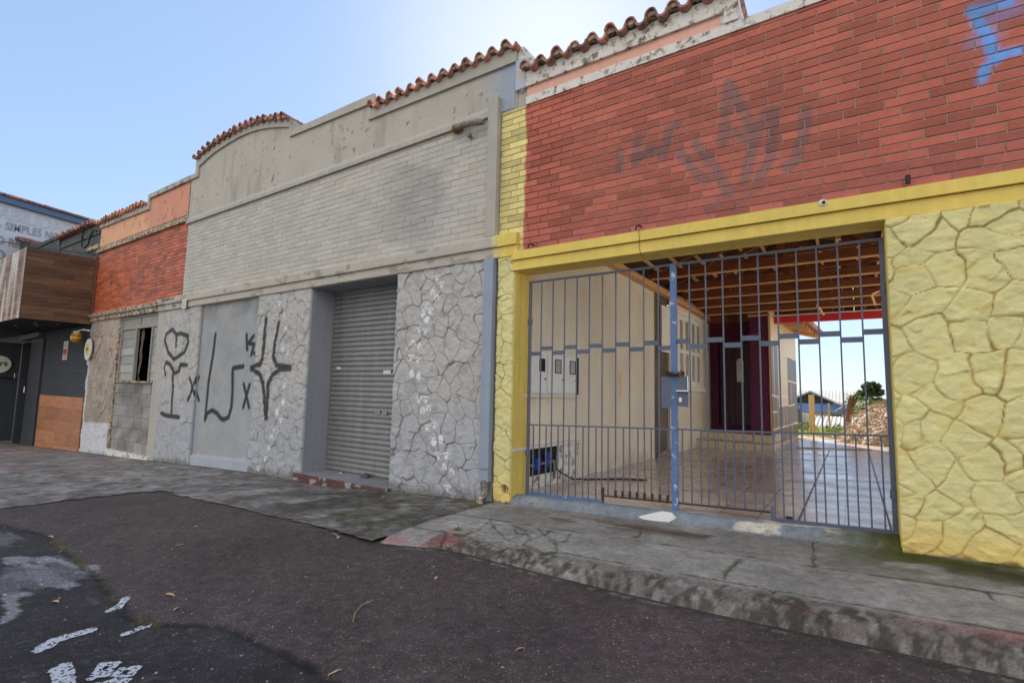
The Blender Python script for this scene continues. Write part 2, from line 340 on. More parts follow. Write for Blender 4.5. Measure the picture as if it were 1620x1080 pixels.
M['rust'] = mk('rusty_iron', lin(72, 52, 46), .9, .3, 30, .7, 60)
M['shutter'] = mk('steel_shutter', lin(140, 138, 137), .5, .10, 5, .15, 40, metal=.2, spec=.5, streak=.18)
M['dark'] = mk('charcoal_paint', lin(62, 64, 68), .6, .12, 4, .15, 50, streak=.1)
M['dark2'] = mk('dark_grey_render', lin(78, 80, 82), .8, .18, 5, .5, 50, dirt=((.16, .16, .16), 5, .52, .68))
M['black'] = mk('black_gap', (.012, .012, .014), .8, 0, 5, 0)
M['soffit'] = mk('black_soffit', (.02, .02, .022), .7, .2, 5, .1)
M['white'] = mk('white_enamel', lin(215, 212, 205), .5, .05, 9, .05, 40)
M['cream'] = mk('cream_wall_paint', lin(240, 235, 224), .8, .05, 4, .2, 60, streak=.06, dirt=((.45, .38, .27), 5, .66, .8))
M['maroon'] = mk('maroon_plaster', lin(92, 34, 68), .7, .18, 12, 1.0, 26)
M['maroon_d'] = mk('maroon_door_paint', lin(72, 26, 54), .4, .08, 12, .1, 40, spec=.5)
M['red'] = mk('red_beam_paint', lin(206, 50, 54), .5, .06, 6, .1, 40)
M['blue'] = mk('blue_plastic', lin(30, 62, 150), .4, .05, 6, 0)
M['darkmetal'] = mk('dark_iron', lin(50, 46, 44), .7, .25, 30, .4, 60)
M['chrome'] = mk('bright_steel', (.7, .7, .7), .25, 0, 6, 0, metal=1)
M['pvc'] = mk('weathered_pvc', lin(140, 132, 120), .7, .25, 18, .3, 50, dirt=((.08, .07, .06), 30, .5, .6))
M['block'] = mk('concrete_block', attr=True, rough=.92, noise=.16, nscale=16, bump=.9, bscale=70, island=.22)
M['glassblock'] = mk('dusty_glass_pane', lin(150, 150, 140), .35, .25, 6, .1, island=.35, spec=.5)
M['wood_bay'] = wood_mat('stained_timber_boards', lin(80, 54, 38), lin(132, 96, 64), .6, axis=1, islandv=.36)
M['wood_bay_f'] = wood_mat('weathered_timber_boards', lin(92, 62, 50), lin(150, 118, 100), .7, axis=0, stain=lin(200, 196, 190))
M['wood_pan'] = wood_mat('orange_wood_panel', lin(146, 90, 58), lin(196, 134, 92), .5, axis=0, islandv=.22)
M['wood_raf'] = wood_mat('roof_timber', lin(104, 58, 34), lin(146, 88, 54), .7, axis=0, islandv=.35)
M['wood_bat'] = wood_mat('roof_batten_timber', lin(190, 134, 88), lin(226, 180, 130), .75, axis=1, islandv=.3)
M['wood_lit'] = wood_mat('pale_lit_timber', lin(206, 146, 96), lin(240, 188, 132), .75, axis=0, islandv=.2)  # pale timber tone, also stands in for bounce light under the joists
M['underside'] = mk('dark_tile_underside', lin(66, 50, 42), .9, .4, 4, .5, 30)  # mottled dark brown over the whole underside
M['ply'] = mk('underlay_board', lin(186, 148, 108), .8, .3, 5, .5, 40, dirt=((.08, .05, .03), 3, .5, .6))
M['wood_post'] = wood_mat('weathered_post_wood', lin(140, 112, 72), lin(190, 160, 112), .85, axis=2)
M['bark'] = mk('bark', lin(120, 86, 62), .9, .35, 20, 1.0, 30)
M['leaf'] = mk('foliage', (.12, .17, .045), .6, .3, 6, 0, island=.6, spec=.3)
M['leaf_y'] = mk('bright_grass', (.30, .34, .07), .6, .3, 6, 0, island=.5, spec=.3)
M['leaf_d'] = mk('dark_foliage', (.07, .11, .045), .6, .3, 3, 0, island=.6, spec=.2)
def translucent(m, f=.45):
    t = m.node_tree; b = t.nodes['Principled BSDF']; o = [n for n in t.nodes if n.type == 'OUTPUT_MATERIAL'][0]; tr = t.nodes.new('ShaderNodeBsdfTranslucent'); mxs = t.nodes.new('ShaderNodeMixShader'); mxs.inputs[0].default_value = f
    t.links.new(b.inputs['Base Color'].links[0].from_socket, tr.inputs[0]); t.links.new(b.outputs[0], mxs.inputs[1]); t.links.new(tr.outputs[0], mxs.inputs[2]); t.links.new(mxs.outputs[0], o.inputs[0])
for k_ in ('leaf', 'leaf_y', 'leaf_d'): translucent(M[k_])
M['dry'] = mk('dry_leaf', lin(206, 166, 124), .75, .3, 8, .2, 30, island=.5)
M['drydk'] = mk('dry_brush', lin(206, 184, 156), .85, .35, 6, .3, 30, island=.6)
M['twig'] = mk('dry_twig', lin(166, 140, 104), .8, .25, 20, .2, 40, island=.4)
M['corr'] = mk('fibre_cement_sheet', lin(176, 172, 166), .85, .15, 4, .3, 30, streak=.1)
M['h_blue'] = mk('blue_house_wall', lin(96, 128, 190), .7, .06, 4, .1)
M['h_wall'] = mk('beige_house_wall', lin(170, 160, 150), .8, .08, 4, .1)
M['h_slate'] = mk('dark_gable_opening', (.03, .035, .045), .5, .1, 4, 0)
M['amber'] = mk('amber_glass', lin(214, 150, 30), .2, .1, 20, 0, spec=.6)
M['vinyl'] = mk('faded_vinyl_banner', lin(214, 214, 220), .5, .05, 2, .05, 20, streak=.05)
M['ink'] = mk('faded_grey_ink', lin(158, 163, 172), .6, .15, 8, 0)
M['ink_f'] = mk('very_faded_ink', lin(205, 206, 212), .6, .04, 8, 0)
M['blackink'] = mk('black_ink', (.02, .02, .02), .6, 0, 8, 0)
M['redink'] = mk('red_ink', lin(190, 60, 44), .6, .1, 8, 0)
M['paintmark'] = None

# base street slope
def gz(x): return .04*np.clip(x, -60, 30)+.012*np.minimum(0, np.asarray(x)*0)

# ------------------------------------------------------------ marks on walls and ground, in metres
GRAF= [[(-12.352,1.73),(-12.668,1.893),(-12.887,2.112),(-12.864,2.298),(-12.563,2.403),(-12.369,2.276),(-12.32,2.014)],[(-12.369,2.276),(-12.121,2.29),(-11.812,2.225),(-11.758,2.072),(-11.91,1.874),(-12.352,1.73)],[(-12.718,1.396),(-12.807,1.553),(-12.713,1.671),(-12.529,1.616),(-12.266,1.421),(-12.082,1.471),(-12.052,1.611),(-11.727,1.595)],[(-12.357,1.46),(-12.269,0.546)],[(-12.754,0.538),(-12.514,0.497),(-11.875,0.489)],[(-11.575,1.321),(-11.206,0.866)],[(-11.282,1.347),(-11.545,0.856)],[(-10.728,2.215),(-10.762,1.822),(-10.859,1.229),(-10.883,0.488),(-10.808,0.62),(-10.629,0.685),(-10.436,0.635),(-10.262,0.541),(-10.148,0.524),(-9.979,0.577),(-9.899,0.769),(-9.898,1.059),(-9.956,1.463),(-9.942,1.519),(-9.585,1.55)],[(-9.541,2.15),(-9.483,1.869)],[(-9.291,2.117),(-9.458,1.99),(-9.251,1.961),(-9.326,1.766)],[(-9.229,1.797),(-9.22,1.79)],[(-9.15,1.74),(-9.141,1.729)],[(-9.518,1.219),(-9.277,0.791)],[(-9.313,1.21),(-9.479,0.784)],[(-8.818,2.408),(-8.799,2.095),(-8.842,1.67),(-8.926,1.576),(-9.294,1.525)],[(-9.29,1.493),(-9.109,1.481),(-8.884,1.395),(-8.749,1.227),(-8.602,0.63)],[(-8.397,2.308),(-8.468,1.976),(-8.491,1.706),(-8.383,1.559),(-7.957,1.514)],[(-7.954,1.494),(-8.249,1.486),(-8.488,1.374),(-8.6,1.228),(-8.583,0.631)]]
PAW= [(-4.664,2.713),(-4.573,2.606),(-4.729,2.499),(-4.65,2.427),(-4.841,2.345),(-4.76,2.258),(-4.89,2.226),(-4.82,2.148),(-4.968,2.017),(-4.834,1.986),(-5.071,1.824),(-4.944,1.763),(-5.094,1.627),(-4.968,1.593),(-5.07,1.407),(-4.935,1.382),(-4.917,1.05),(-4.787,1.061),(-4.833,0.894),(-4.727,0.93),(-4.747,0.687),(-4.611,0.718),(-4.612,0.511),(-4.49,0.55),(-4.531,0.335),(-4.39,0.348),(-4.413,0.189),(-4.282,0.136),(-4.352,-0.063),(-4.261,-0.139)]
PAW2= [(-8.418,2.657),(-8.25,2.445),(-8.167,2.171),(-8.216,1.823),(-8.054,1.778),(-8.113,1.209),(-8.116,0.928),(-8.271,0.742),(-8.15,0.608),(-8.345,0.458),(-8.397,0.294),(-8.447,0.109),(-8.536,-0.059),(-8.733,-0.259)]
GHOST= [[(-0.97,3.661),(-0.909,4.269)],[(-0.897,4.251),(-0.703,3.724)],[(-0.954,3.823),(-0.74,3.64)],[(-1.387,3.685),(-1.255,3.453),(-1.127,3.326)],[(-1.225,3.729),(-1.049,3.432),(-0.918,3.144)],[(-0.784,3.236),(-0.694,3.587),(-0.583,3.876),(-0.515,3.869),(-0.55,3.418),(-0.656,3.234)],[(-0.256,3.789),(-0.285,3.542),(-0.355,3.318),(-0.431,3.298)],[(-2.044,3.638),(-2.028,3.85)],[(-1.86,3.686),(-1.814,3.947)],[(-1.86,3.716),(-1.667,3.802),(-1.553,3.669),(-1.495,3.948),(-1.397,3.993)],[(-1.107,3.005),(-0.979,3.143)],[(-0.873,2.988),(-0.67,3.145)]]
BLUE= [[(1.104,4.231),(0.89,4.263)],[(0.909,4.255),(0.923,4.152),(0.973,4.016),(0.993,3.866)],[(1.162,3.828),(1.06,3.834),(0.95,3.768),(0.922,3.677)],[(0.97,4.14),(1.146,4.172)],[(0.896,3.999),(1.0,3.998)]]
MARK= [[(-3.506,-4.129),(-3.563,-4.064),(-3.564,-3.966),(-3.56,-3.917)],[(-3.775,-3.754),(-3.804,-3.693),(-3.898,-3.63)],[(-3.355,-3.825),(-3.357,-3.77),(-3.369,-3.71)],[(-3.21,-4.138),(-3.01,-4.172)],[(-3.216,-4.113),(-3.004,-4.155)],[(-3.012,-4.054),(-3.086,-4.001),(-3.055,-3.974),(-3.036,-3.955),(-2.985,-4.002),(-3.012,-4.054)],[(-2.978,-4.073),(-2.966,-4.038),(-2.928,-4.001),(-2.954,-3.961),(-2.917,-3.916),(-2.871,-3.964),(-2.891,-3.998),(-2.872,-4.019),(-2.879,-4.075)],[(-2.812,-4.077),(-2.832,-4.032),(-2.831,-3.993),(-2.777,-4.036)],[(-2.934,-4.16),(-2.902,-4.115),(-2.895,-4.079)]]
CPATCH= [(-5.904,-3.817),(-5.844,-3.76),(-5.536,-3.592),(-5.121,-3.532),(-4.858,-3.48),(-4.549,-3.59),(-4.464,-3.687),(-4.46,-3.798),(-4.629,-3.876),(-4.461,-4.007),(-4.198,-4.075),(-4.058,-4.174)]
CRACK= [[(-3.515,-1.402),(-3.154,-1.4),(-2.946,-1.401),(-2.952,-1.173),(-3.103,-0.769)],[(-3.02,-0.903),(-2.726,-1.168),(-2.518,-1.331),(-2.52,-1.192),(-2.466,-0.96),(-2.674,-0.979)],[(-2.518,-1.331),(-2.367,-1.307),(-2.373,-1.197),(-2.569,-0.969),(-2.763,-0.866)],[(-2.373,-1.197),(-2.333,-1.03),(-2.225,-1.107),(-2.123,-1.181),(-1.979,-1.422),(-2.021,-1.486),(-2.317,-1.386),(-2.368,-1.459)],[(-2.946,-1.401),(-2.621,-1.18)],[(-2.413,-1.609),(-2.411,-1.506),(-1.979,-1.422)],[(-2.333,-1.03),(-2.507,-0.824),(-2.279,-0.898),(-2.143,-0.915)],[(-2.123,-1.181),(-2.069,-1.104),(-2.162,-0.878)],[(-2.936,-1.805),(-3.0,-1.624),(-3.139,-1.417)],[(-3.154,-1.4),(-2.731,-1.46),(-2.595,-1.446),(-2.533,-1.386)],[(-2.664,-0.973),(-2.556,-1.116),(-2.492,-1.026)],[(-2.298,-1.416),(-2.348,-1.318)],[(-2.383,-0.804),(-2.333,-1.03)]]
WMARK= [[(-3.543,-1.107),(-3.492,-1.051)],[(-3.439,-1.093),(-3.347,-1.008)],[(-3.41,-1.107),(-3.265,-1.05)],[(-3.384,-1.192),(-3.252,-1.16)],[(-3.074,-1.352),(-3.04,-1.331)],[(-3.148,-1.097),(-2.984,-1.111)],[(-3.12,-0.872),(-3.05,-0.861)],[(-3.057,-0.996),(-3.036,-0.943)],[(-2.971,-0.844),(-2.853,-0.874)],[(-2.847,-1.018),(-2.827,-1.005)],[(-3.677,-1.254),(-3.59,-1.221)],[(-3.543,-1.217),(-3.472,-1.186)]]

# ------------------------------------------------------------ ground
GA = 1.0; AA = .72          # concrete / asphalt albedo scale
def patchy(u, v, base, var, seed, sc=3):
    n = fbm(u*sc, v*sc, seed, 5)[:, None]; return np.array(base)[None, :]*(1-var+2*var*n)
def road_drop(x): return .012+.108*ss(-4.7, -.5, x)
def road_h(u, v): return .04*u-road_drop(u)+.006*(fbm(u*1.3, v*1.3, 5)-.5)
def seam(u): return np.interp(u, [-12, -7.46, -6.37, -5.4, -4.41, -3.62, -3.36, -3.2, -3.03, -2.7, -1.75, 4], [-3.6, -3.52, -3.41, -3.50, -3.60, -3.72, -3.70, -3.58, -3.46, -3.44, -3.45, -3.5])
def road_c(u, v):
    n = fbm(u*2, v*2, 3, 5); s = v-seam(u)-.07*(fbm(u*7, v*7, 8)-.5)
    c = patchy(u, v, np.array(lin(92, 81, 77))*AA, .28, 11, 1.2)
    old = patchy(u, v, np.array(lin(62, 58, 60))*AA, .35, 12, 2.5)
    purple = ss(.52, .68, fbm(u*.8, v*1.1, 31))[:, None]; c = c*(1+purple*np.array([.03, -.02, .07]))
    f = ss(.02, -.02, s); c = c*(1-f[:, None])+old*f[:, None]
    g1 = vn(u*42, v*42, 301); g2 = vn(u*27, v*27, 302); c = c*(1+.55*(g1-.5)+.35*(g2-.5))[:, None]
    st = ss(.80, .9, vn(u*24+.3, v*24, 303))*(.25+.75*f); c = c*(1+1.3*st*vn(u*9, v*9, 304))[:, None]
    # worn concrete smear beside the seam
    yy = v+.10*(fbm(u*1.5, v*9, 71, 4)-.5); xx = u+.25*(fbm(u*2, v*12, 72, 4)-.5)
    k = inpoly(xx, yy, CPATCH)*ss(.33, .45, fbm(u*2.2, v*9, 73, 4)); c = mixc(c, np.array(lin(140, 138, 142))*1.05, np.clip(k, 0, 1)*.85)
    k = ((u > -7.4) & (u < -4.6) & (v < -3.55))*ss(.55, .62, fbm(u*1.2, v*8, 75, 4)); c = mixc(c, np.array(lin(120, 118, 122))*AA, k*.7)
    # seam crack with moss
    w = .015+.012*fbm(u*5, v*5, 9); e = 1-ss(w*.7, w*1.7, np.abs(s)); c = c*(1-.62*e*(.5+.5*ss(.3, .6, fbm(u*8, v*8, 66))))[:, None]
    ms = (1-ss(.015, .06, np.abs(s-.01)))*ss(.42, .6, fbm(u*7, v*7, 61))*((u > -6.2) & (u < -3.3)); c = mixc(c, np.array(lin(84, 78, 40))*.8, ms*.75)
    # dirt along the kerb foot
    foot = (1-ss(.0, .16, np.abs(v-kerb_foot(u))+.1*(fbm(u*8, v*8, 44)-.5)))*(u > -4.2); c = mixc(c, np.array(lin(64, 60, 48))*AA, foot*.6)
    gr = (1-ss(0, .03, np.abs(v-kerb_foot(u)+.05)))*ss(.5, .6, fbm(u*20, v*20, 45))*(u > -3.3); c = mixc(c, np.array(lin(160, 152, 140))*AA, gr*.7)
    return c
def kerb_foot(u): return -1.645-.24*ss(-2.85, -3.55, u)+.02*(fbm(u*3, u*0, 41)-.5)
def add_mask(o, fn):
    me = o.data; n = len(me.vertices); co = np.empty(n*3); me.vertices.foreach_get('co', co); co = co.reshape(-1, 3)
    a = me.color_attributes.new('Mask', 'FLOAT_COLOR', 'POINT'); k = fn(co[:, 0], co[:, 1]); a.data.foreach_set('color', np.c_[k, k, k, np.ones(n)].ravel())
X, Y_, Z_ = (1, 0, 0), (0, 1, 0), (0, 0, 1)
coarse = lambda u, v: np.clip(ss(.04, -.02, v-seam(u))+.12, 0, 1)
def rh2(u, v):
    s = v-seam(u); return road_h(u, v)-.010*np.exp(-(s/.014)**2)+.006*ss(.02, -.02, -s)+.004*(fbm(u*30, v*30, 6, 3)-.5)*(s < 0)
road = relief('road', M['asphalt'], None, (0, 0, 0), X, Y_, -12, 3.4, -5.4, -.9, .022, rh2, road_c); tag(road, kind='structure'); add_mask(road, coarse)
far = relief('road', M['asphalt'], None, (0, 0, -.12), X, Y_, -60, 40, -40, .3, .8, lambda u, v: .04*u-.02-.1*(u > 0), lambda u, v: patchy(u, v, np.array(lin(84, 76, 78))*AA, .2, 3, .3))
tag(far, kind='structure'); add_mask(far, lambda u, v: u*0+.5)
g = relief('ground', mk('dry_yard_soil', attr=True, rough=.95, noise=.25, nscale=3, bump=.6, bscale=30), None, (0, 0, 0), X, Y_, -400, 400, -400, 900, 10,
           lambda u, v: -4.2+0*u, lambda u, v: patchy(u, v, lin(120, 118, 84), .3, 3, .02)); tag(g, kind='structure')
# left, older pavement
LP = [(-60, .3), (-3.5, .3), (-3.56, -.3), (-3.57, -1.1), (-3.53, -1.92), (-3.98, -1.90), (-4.67, -1.84), (-6.4, -1.80), (-8.2, -1.74), (-8.45, -1.95), (-8.50, -2.8), (-8.5, -3.35), (-9.4, -3.6), (-60, -3.6)]
def lp_h(u, v):
    f = 1-.95*((u > -13) & (u < -3.4) & (np.abs(v) < .01))
    lump = .020*(fbm(u*3.2, v*3.2, 91, 4)-.5)*ss(-9, -5.5, u)
    _, e, _ = stones(u, v, 5, .38, .22, .4, .05) if len(u) < 2e5 else (0, u*0+1, 0)
    return .04*u+.005-.052*np.exp(-((u+6.9)/1.1)**2)*ss(-.75, -.15, v)+lump*ss(-.02, -.3, -np.abs(v+.9)+.6)+.006*(fbm(u*.8, v*.8, 92)-.5)-.008*(1-ss(0, .03, e))*ss(-6.2, -4.6, u)
def lp_c(u, v):
    c = patchy(u, v, np.array(lin(144, 140, 137))*GA, .40, 14, 3.2); c = c*(1+.35*(vn(u*16, v*16, 307)-.5)+.3*(fbm(u*6, v*6, 308, 3)-.5))[:, None]
    br = ss(.42, .62, fbm(u*3.6, v*5, 15, 6)); c = mixc(c, np.array(lin(92, 84, 80))*GA, br*.5)
    dk = ss(-8.6, -5.2, u)*ss(-1.7, -.5, -np.abs(v+.7))*ss(.3, .6, fbm(u*2.6, v*2.6, 16, 5)); c = mixc(c, np.array(lin(70, 68, 60))*GA, dk*.8)
    pk = ss(-10, -14, u)*ss(.45, .65, fbm(u*.7, v*1.5, 17)); c = mixc(c, np.array(lin(150, 130, 128))*GA, pk*.6)
    _, e, _ = stones(u, v, 5, .38, .22, .4, .05) if len(u) < 2e5 else (0, u*0+1, 0)
    cr = (1-ss(.0, .022, e))*ss(-6.4, -4.8, u); c = c*(1-.55*cr[:, None])
    ms = ss(-5.6, -4.4, u)*ss(.45, .62, fbm(u*4, v*4, 18)); c = mixc(c, np.array(lin(86, 84, 52))*GA, ms*.55)
    wl = ss(-.16, -.02, v); c = mixc(c, np.array(lin(84, 78, 70))*GA, wl*.85*ss(.25, .5, fbm(u*5, v*5, 19))); dd = ss(.56, .66, fbm(u*7, v*12, 309, 4)); c = mixc(c, np.array(lin(78, 66, 54))*GA, dd*.55)  # wall foot darkened: contact shade as well as dirt put into the colour
    return c
lpk = lambda u, v: inpoly(u+(.05+.25*ss(-6, -8, u))*(fbm(u*5, v*9, 93)-.5), v+(.07+.20*ss(-6.5, -8, u))*(fbm(u*3, v*11, 94)-.5), LP)
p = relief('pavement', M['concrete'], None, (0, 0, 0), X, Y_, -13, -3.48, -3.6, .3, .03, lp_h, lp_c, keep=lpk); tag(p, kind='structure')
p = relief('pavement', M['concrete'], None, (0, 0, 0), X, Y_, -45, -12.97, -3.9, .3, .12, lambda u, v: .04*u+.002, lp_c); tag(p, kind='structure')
# right, raised pavement with its rolled kerb, and the cement ramp at the gate
def rp_h(u, v):
    kf = kerb_foot(u); drop = road_drop(u)+.032; tp = np.maximum(kf+.20, -1.47); t = np.clip((tp-v)/(tp-kf), 0, 1)
    z = .04*u+.016-drop*(1-np.sqrt(np.maximum(0, 1-t**1.7)))
    z = z+.086*ss(-.05, .09, v)*((u > -3.4) & (u < .285))
    for yj in (-.765, -1.41):
        d = np.abs(v-yj-.012*(fbm(u*3, u*0+yj, 50)-.5)); z -= .012*(1-ss(.003, .012, d))
    d = 9+u*0; wu = u+.035*(fbm(u*14, v*14, 57, 4)-.5); wv = v+.035*(fbm(u*14, v*14, 58, 4)-.5)
    for pl in CRACK+CR2: d = np.minimum(d, sdist(wu, wv, pl))
    z -= .010*(1-ss(.002, .012, d))
    kerbrough = ss(-1.45, -1.56, v); z += kerbrough*.016*(fbm(u*14, v*14, 51, 4)-.5)+.003*(fbm(u*12, v*12, 52)-.5)
    d = np.abs(u-(-.46-.25*(v+1.4))*1); z -= (v < -1.40)*.02*np.exp(-(d/.02)**2)
    return z
CR2 = [[(-.32, -.07), (-.285, -.567), (-.27, -.78)], [(-.754, -1.378), (-.764, -1.19), (-.734, -.842)], [(.63, -.775), (.643, -.92)], [(-1.64, -.45), (-1.60, -.62), (-1.66, -.75)], [(1.2, -1.4), (1.23, -.76)]]
def rp_c(u, v):
    c = patchy(u, v, np.array(lin(150, 145, 139))*GA, .26, 21, 2.4); c = c*(1+.28*(vn(u*38, v*38, 305)-.5)+.25*(fbm(u*9, v*9, 306, 3)-.5))[:, None]
    mid = (v > -.77)*ss(.35, .6, fbm(u*2.5, v*2.5, 22)); c = mixc(c, np.array(lin(122, 117, 108))*GA, mid*.5)
    bs = np.exp(-((v+.36)/.14)**2)*(u > -3.2)*(u < -.9)*ss(.45, .6, fbm(u*3.3, v*6, 23)); c = mixc(c, np.array(lin(84, 62, 44))*GA, bs*.8)
    ramp = ss(-.06, -.03, v)*((u > -3.4) & (u < .285)); c = mixc(c, np.array(lin(128, 138, 148))*GA*1.0, ramp*(.55+.4*fbm(u*3, v*3, 24)))
    sc = ramp*ss(.56, .62, fbm(u*3.0+4, v*9, 25))*(u > -1.0); c = mixc(c, np.array(lin(196, 188, 172))*GA, sc)
    gm = ss(-.5, .3, u)*ss(-.95, -.15, v+.25*(fbm(u*1.7, v*3, 26)-.5))*ss(.30, .52, fbm(u*3.5, v*5, 27, 5)); c = mixc(c, np.array(lin(70, 72, 14))*GA, gm*.95)
    blk = ss(.15, .9, u)*ss(-.75, -.3, v)*ss(.42, .58, fbm(u*3+7, v*4, 28, 5)); c = mixc(c, np.array(lin(44, 42, 30))*GA, blk*.8)
    kerb = ss(-1.43, -1.5, v)*(u > -3.15); c = mixc(c, np.array(lin(104, 94, 88))*GA, kerb*.75); bl = kerb*ss(.42, .56, .22*fbm(u*4, v*5, 29, 3)+.78*fbm(u*21+3*fbm(u*9, v*9, 38), v*27+3*fbm(u*8, v*8, 39), 36, 4)-.05*ss(-1.62, -1.45, v)); c = mixc(c, np.array(lin(50, 46, 36))*GA, bl*.68)
    wh = kerb*ss(.58, .66, .2*fbm(u*3, v*4, 37, 3)+.8*fbm(u*23, v*29, 30, 4)); c = mixc(c, np.array(lin(160, 158, 152))*GA, wh*.45)
    pk = np.clip(np.exp(-((u+3.02)/.13)**2-((v+1.55)/.13)**2)+.9*np.exp(-((u-.75)/.45)**2-((v+1.47-.02*u)/.055)**2), 0, 1)*ss(.3, .5, fbm(u*4, v*6, 32)); c = mixc(c, np.array(lin(158, 96, 96))*GA, pk*.75)
    pk2 = ((u < -3.1) & (v < -1.1))*ss(.55, .66, fbm(u*4, v*5, 33)); c = mixc(c, np.array(lin(168, 126, 122))*GA, pk2*.7)
    d = 9+u*0; wu = u+.035*(fbm(u*14, v*14, 57, 4)-.5); wv = v+.035*(fbm(u*14, v*14, 58, 4)-.5)
    for pl in CRACK+CR2: d = np.minimum(d, sdist(wu, wv, pl))
    for yj in (-.765, -1.41): d = np.minimum(d, np.abs(v-yj-.012*(fbm(u*3, u*0+yj, 50)-.5))+.004)
    dj = np.minimum(np.abs(v+.765+.012*(fbm(u*3, u*0-.765, 50)-.5)), np.abs(v+1.41+.012*(fbm(u*3, u*0-1.41, 50)-.5))); c = c*(1-.62*(1-ss(.002, .013, d)))[:, None]*(1-.75*(1-ss(.004, .014, dj)))[:, None]
    mk_ = ss(-.78, -.70, v)*0
    gj = (1-ss(.01, .04, d))*ss(.52, .62, fbm(u*9, v*9, 34)); c = mixc(c, np.array(lin(74, 78, 40))*GA, gj*.6)
    wm = strokes(u, v, WMARK, .016, .012)*(.55+.45*ss(.4, .6, fbm(u*25, v*25, 35))); c = mixc(c, np.array(lin(206, 210, 220))*.75, wm*.8)
    return c
RP = [(-3.5, .2), (3.3, .2), (3.3, -3), (-3.54, -3), (-3.54, -1.9), (-3.61, -1.125), (-3.60, -.07), (-3.60, .2)]
p = relief('pavement', M['concrete'], None, (0, 0, 0), X, Y_, -3.62, 3.2, -1.93, .17, .014, rp_h, rp_c, keep=lambda u, v: inpoly(u+.012*(fbm(u*20, v*20, 95)-.5), v, RP) & (v > kerb_foot(u)-.05)); tag(p, kind='structure')
# painted marks on the road: thin sheets 4 mm above it
pm = bpy.data.materials.new('worn_road_paint'); pm.use_nodes = True; t = pm.node_tree; b = t.nodes['Principled BSDF']; b.inputs['Base Color'].default_value = (.52, .54, .60, 1); b.inputs['Roughness'].default_value = .7
tcx = t.nodes.new('ShaderNodeTexCoord'); nn = t.nodes.new('ShaderNodeTexNoise'); nn.inputs['Scale'].default_value = 55; nn.inputs['Detail'].default_value = 6; t.links.new(tcx.outputs['Object'], nn.inputs['Vector'])
mrr = t.nodes.new('ShaderNodeMapRange'); mrr.inputs[1].default_value = .40; mrr.inputs[2].default_value = .47; t.links.new(nn.outputs[0], mrr.inputs[0]); t.links.new(mrr.outputs[0], b.inputs['Alpha'])
def mark_keep(S, w): return lambda u, v: sdist(u+.02*(fbm(u*30, v*30, 5)-.5), v+.02*(fbm(u*30, v*30, 6)-.5), S) < w
for S, w in zip(MARK, (.042, .030, .024, .034, .034, .022, .022, .026, .022)):
    xs = [q[0] for q in S]; ys = [q[1] for q in S]
    o = relief('painted_marking', pm, road, (0, 0, .004), X, Y_, min(xs)-.05, max(xs)+.05, min(ys)-.05, max(ys)+.05, .006, rh2, lambda u, v: C3((.5, .5, .5), len(u)), keep=mark_keep(S, w))
# garage floor
dm = bpy.data.materials.new('garage_floor_tile'); dm.use_nodes = True; t = dm.node_tree; b = t.nodes['Principled BSDF']; tcx = t.nodes.new('ShaderNodeTexCoord')
br = t.nodes.new('ShaderNodeTexBrick'); br.offset = 0; br.inputs['Scale'].default_value = 1; br.inputs['Brick Width'].default_value = .34; br.inputs['Row Height'].default_value = .34; br.inputs['Mortar Size'].default_value = .004
br.inputs['Color1'].default_value = (*[c*1.0 for c in lin(206, 190, 178)], 1); br.inputs['Color2'].default_value = (*lin(194, 176, 164), 1); br.inputs['Mortar'].default_value = (*lin(96, 74, 66), 1)
mp = t.nodes.new('ShaderNodeMapping'); mp.inputs['Location'].default_value = (.10, 0, 0); t.links.new(tcx.outputs['Object'], mp.inputs[0]); t.links.new(mp.outputs[0], br.inputs['Vector'])
nn = t.nodes.new('ShaderNodeTexNoise'); nn.inputs['Scale'].default_value = 1.1; nn.inputs['Detail'].default_value = 9; nn.inputs['Roughness'].default_value = .65
mp2 = t.nodes.new('ShaderNodeMapping'); mp2.inputs['Scale'].default_value = (1, 2.2, 1); t.links.new(tcx.outputs['Object'], mp2.inputs[0]); t.links.new(mp2.outputs[0], nn.inputs['Vector'])
r = t.nodes.new('ShaderNodeMapRange'); r.inputs[1].default_value = .52; r.inputs[2].default_value = .70; t.links.new(nn.outputs[0], r.inputs[0])
x = t.nodes.new('ShaderNodeMix'); x.data_type = 'RGBA'; t.links.new(r.outputs[0], x.inputs['Factor']); t.links.new(br.outputs[0], x.inputs['A']); x.inputs['B'].default_value = (*lin(122, 102, 92), 1); t.links.new(x.outputs['Result'], b.inputs['Base Color'])
r2 = t.nodes.new('ShaderNodeMapRange'); r2.inputs[1].default_value = .35; r2.inputs[2].default_value = .7; r2.inputs[3].default_value = .13; r2.inputs[4].default_value = .42; t.links.new(nn.outputs[0], r2.inputs[0]); t.links.new(r2.outputs[0], b.inputs['Roughness'])
b.inputs['Specular IOR Level'].default_value = .9
dr = relief('driveway', dm, None, (0, 0, 0), X, Y_, -3.6, 2.2, .12, 11.2, .1, lambda u, v: .04*u+.092+.004*(v > 0), lambda u, v: C3((.5, .5, .5), len(u)), skirt=.12, smooth=False); tag(dr, kind='structure')
mb = MB()
for x0 in (-.452, .228):
    mb.obox((x0, 4.1, .04*x0+.0975), X, Y_, Z_, .006, 3.9, .0022)
mb.build('expansion_joint', mk('red_joint_filler', lin(120, 66, 56), .8), dr)
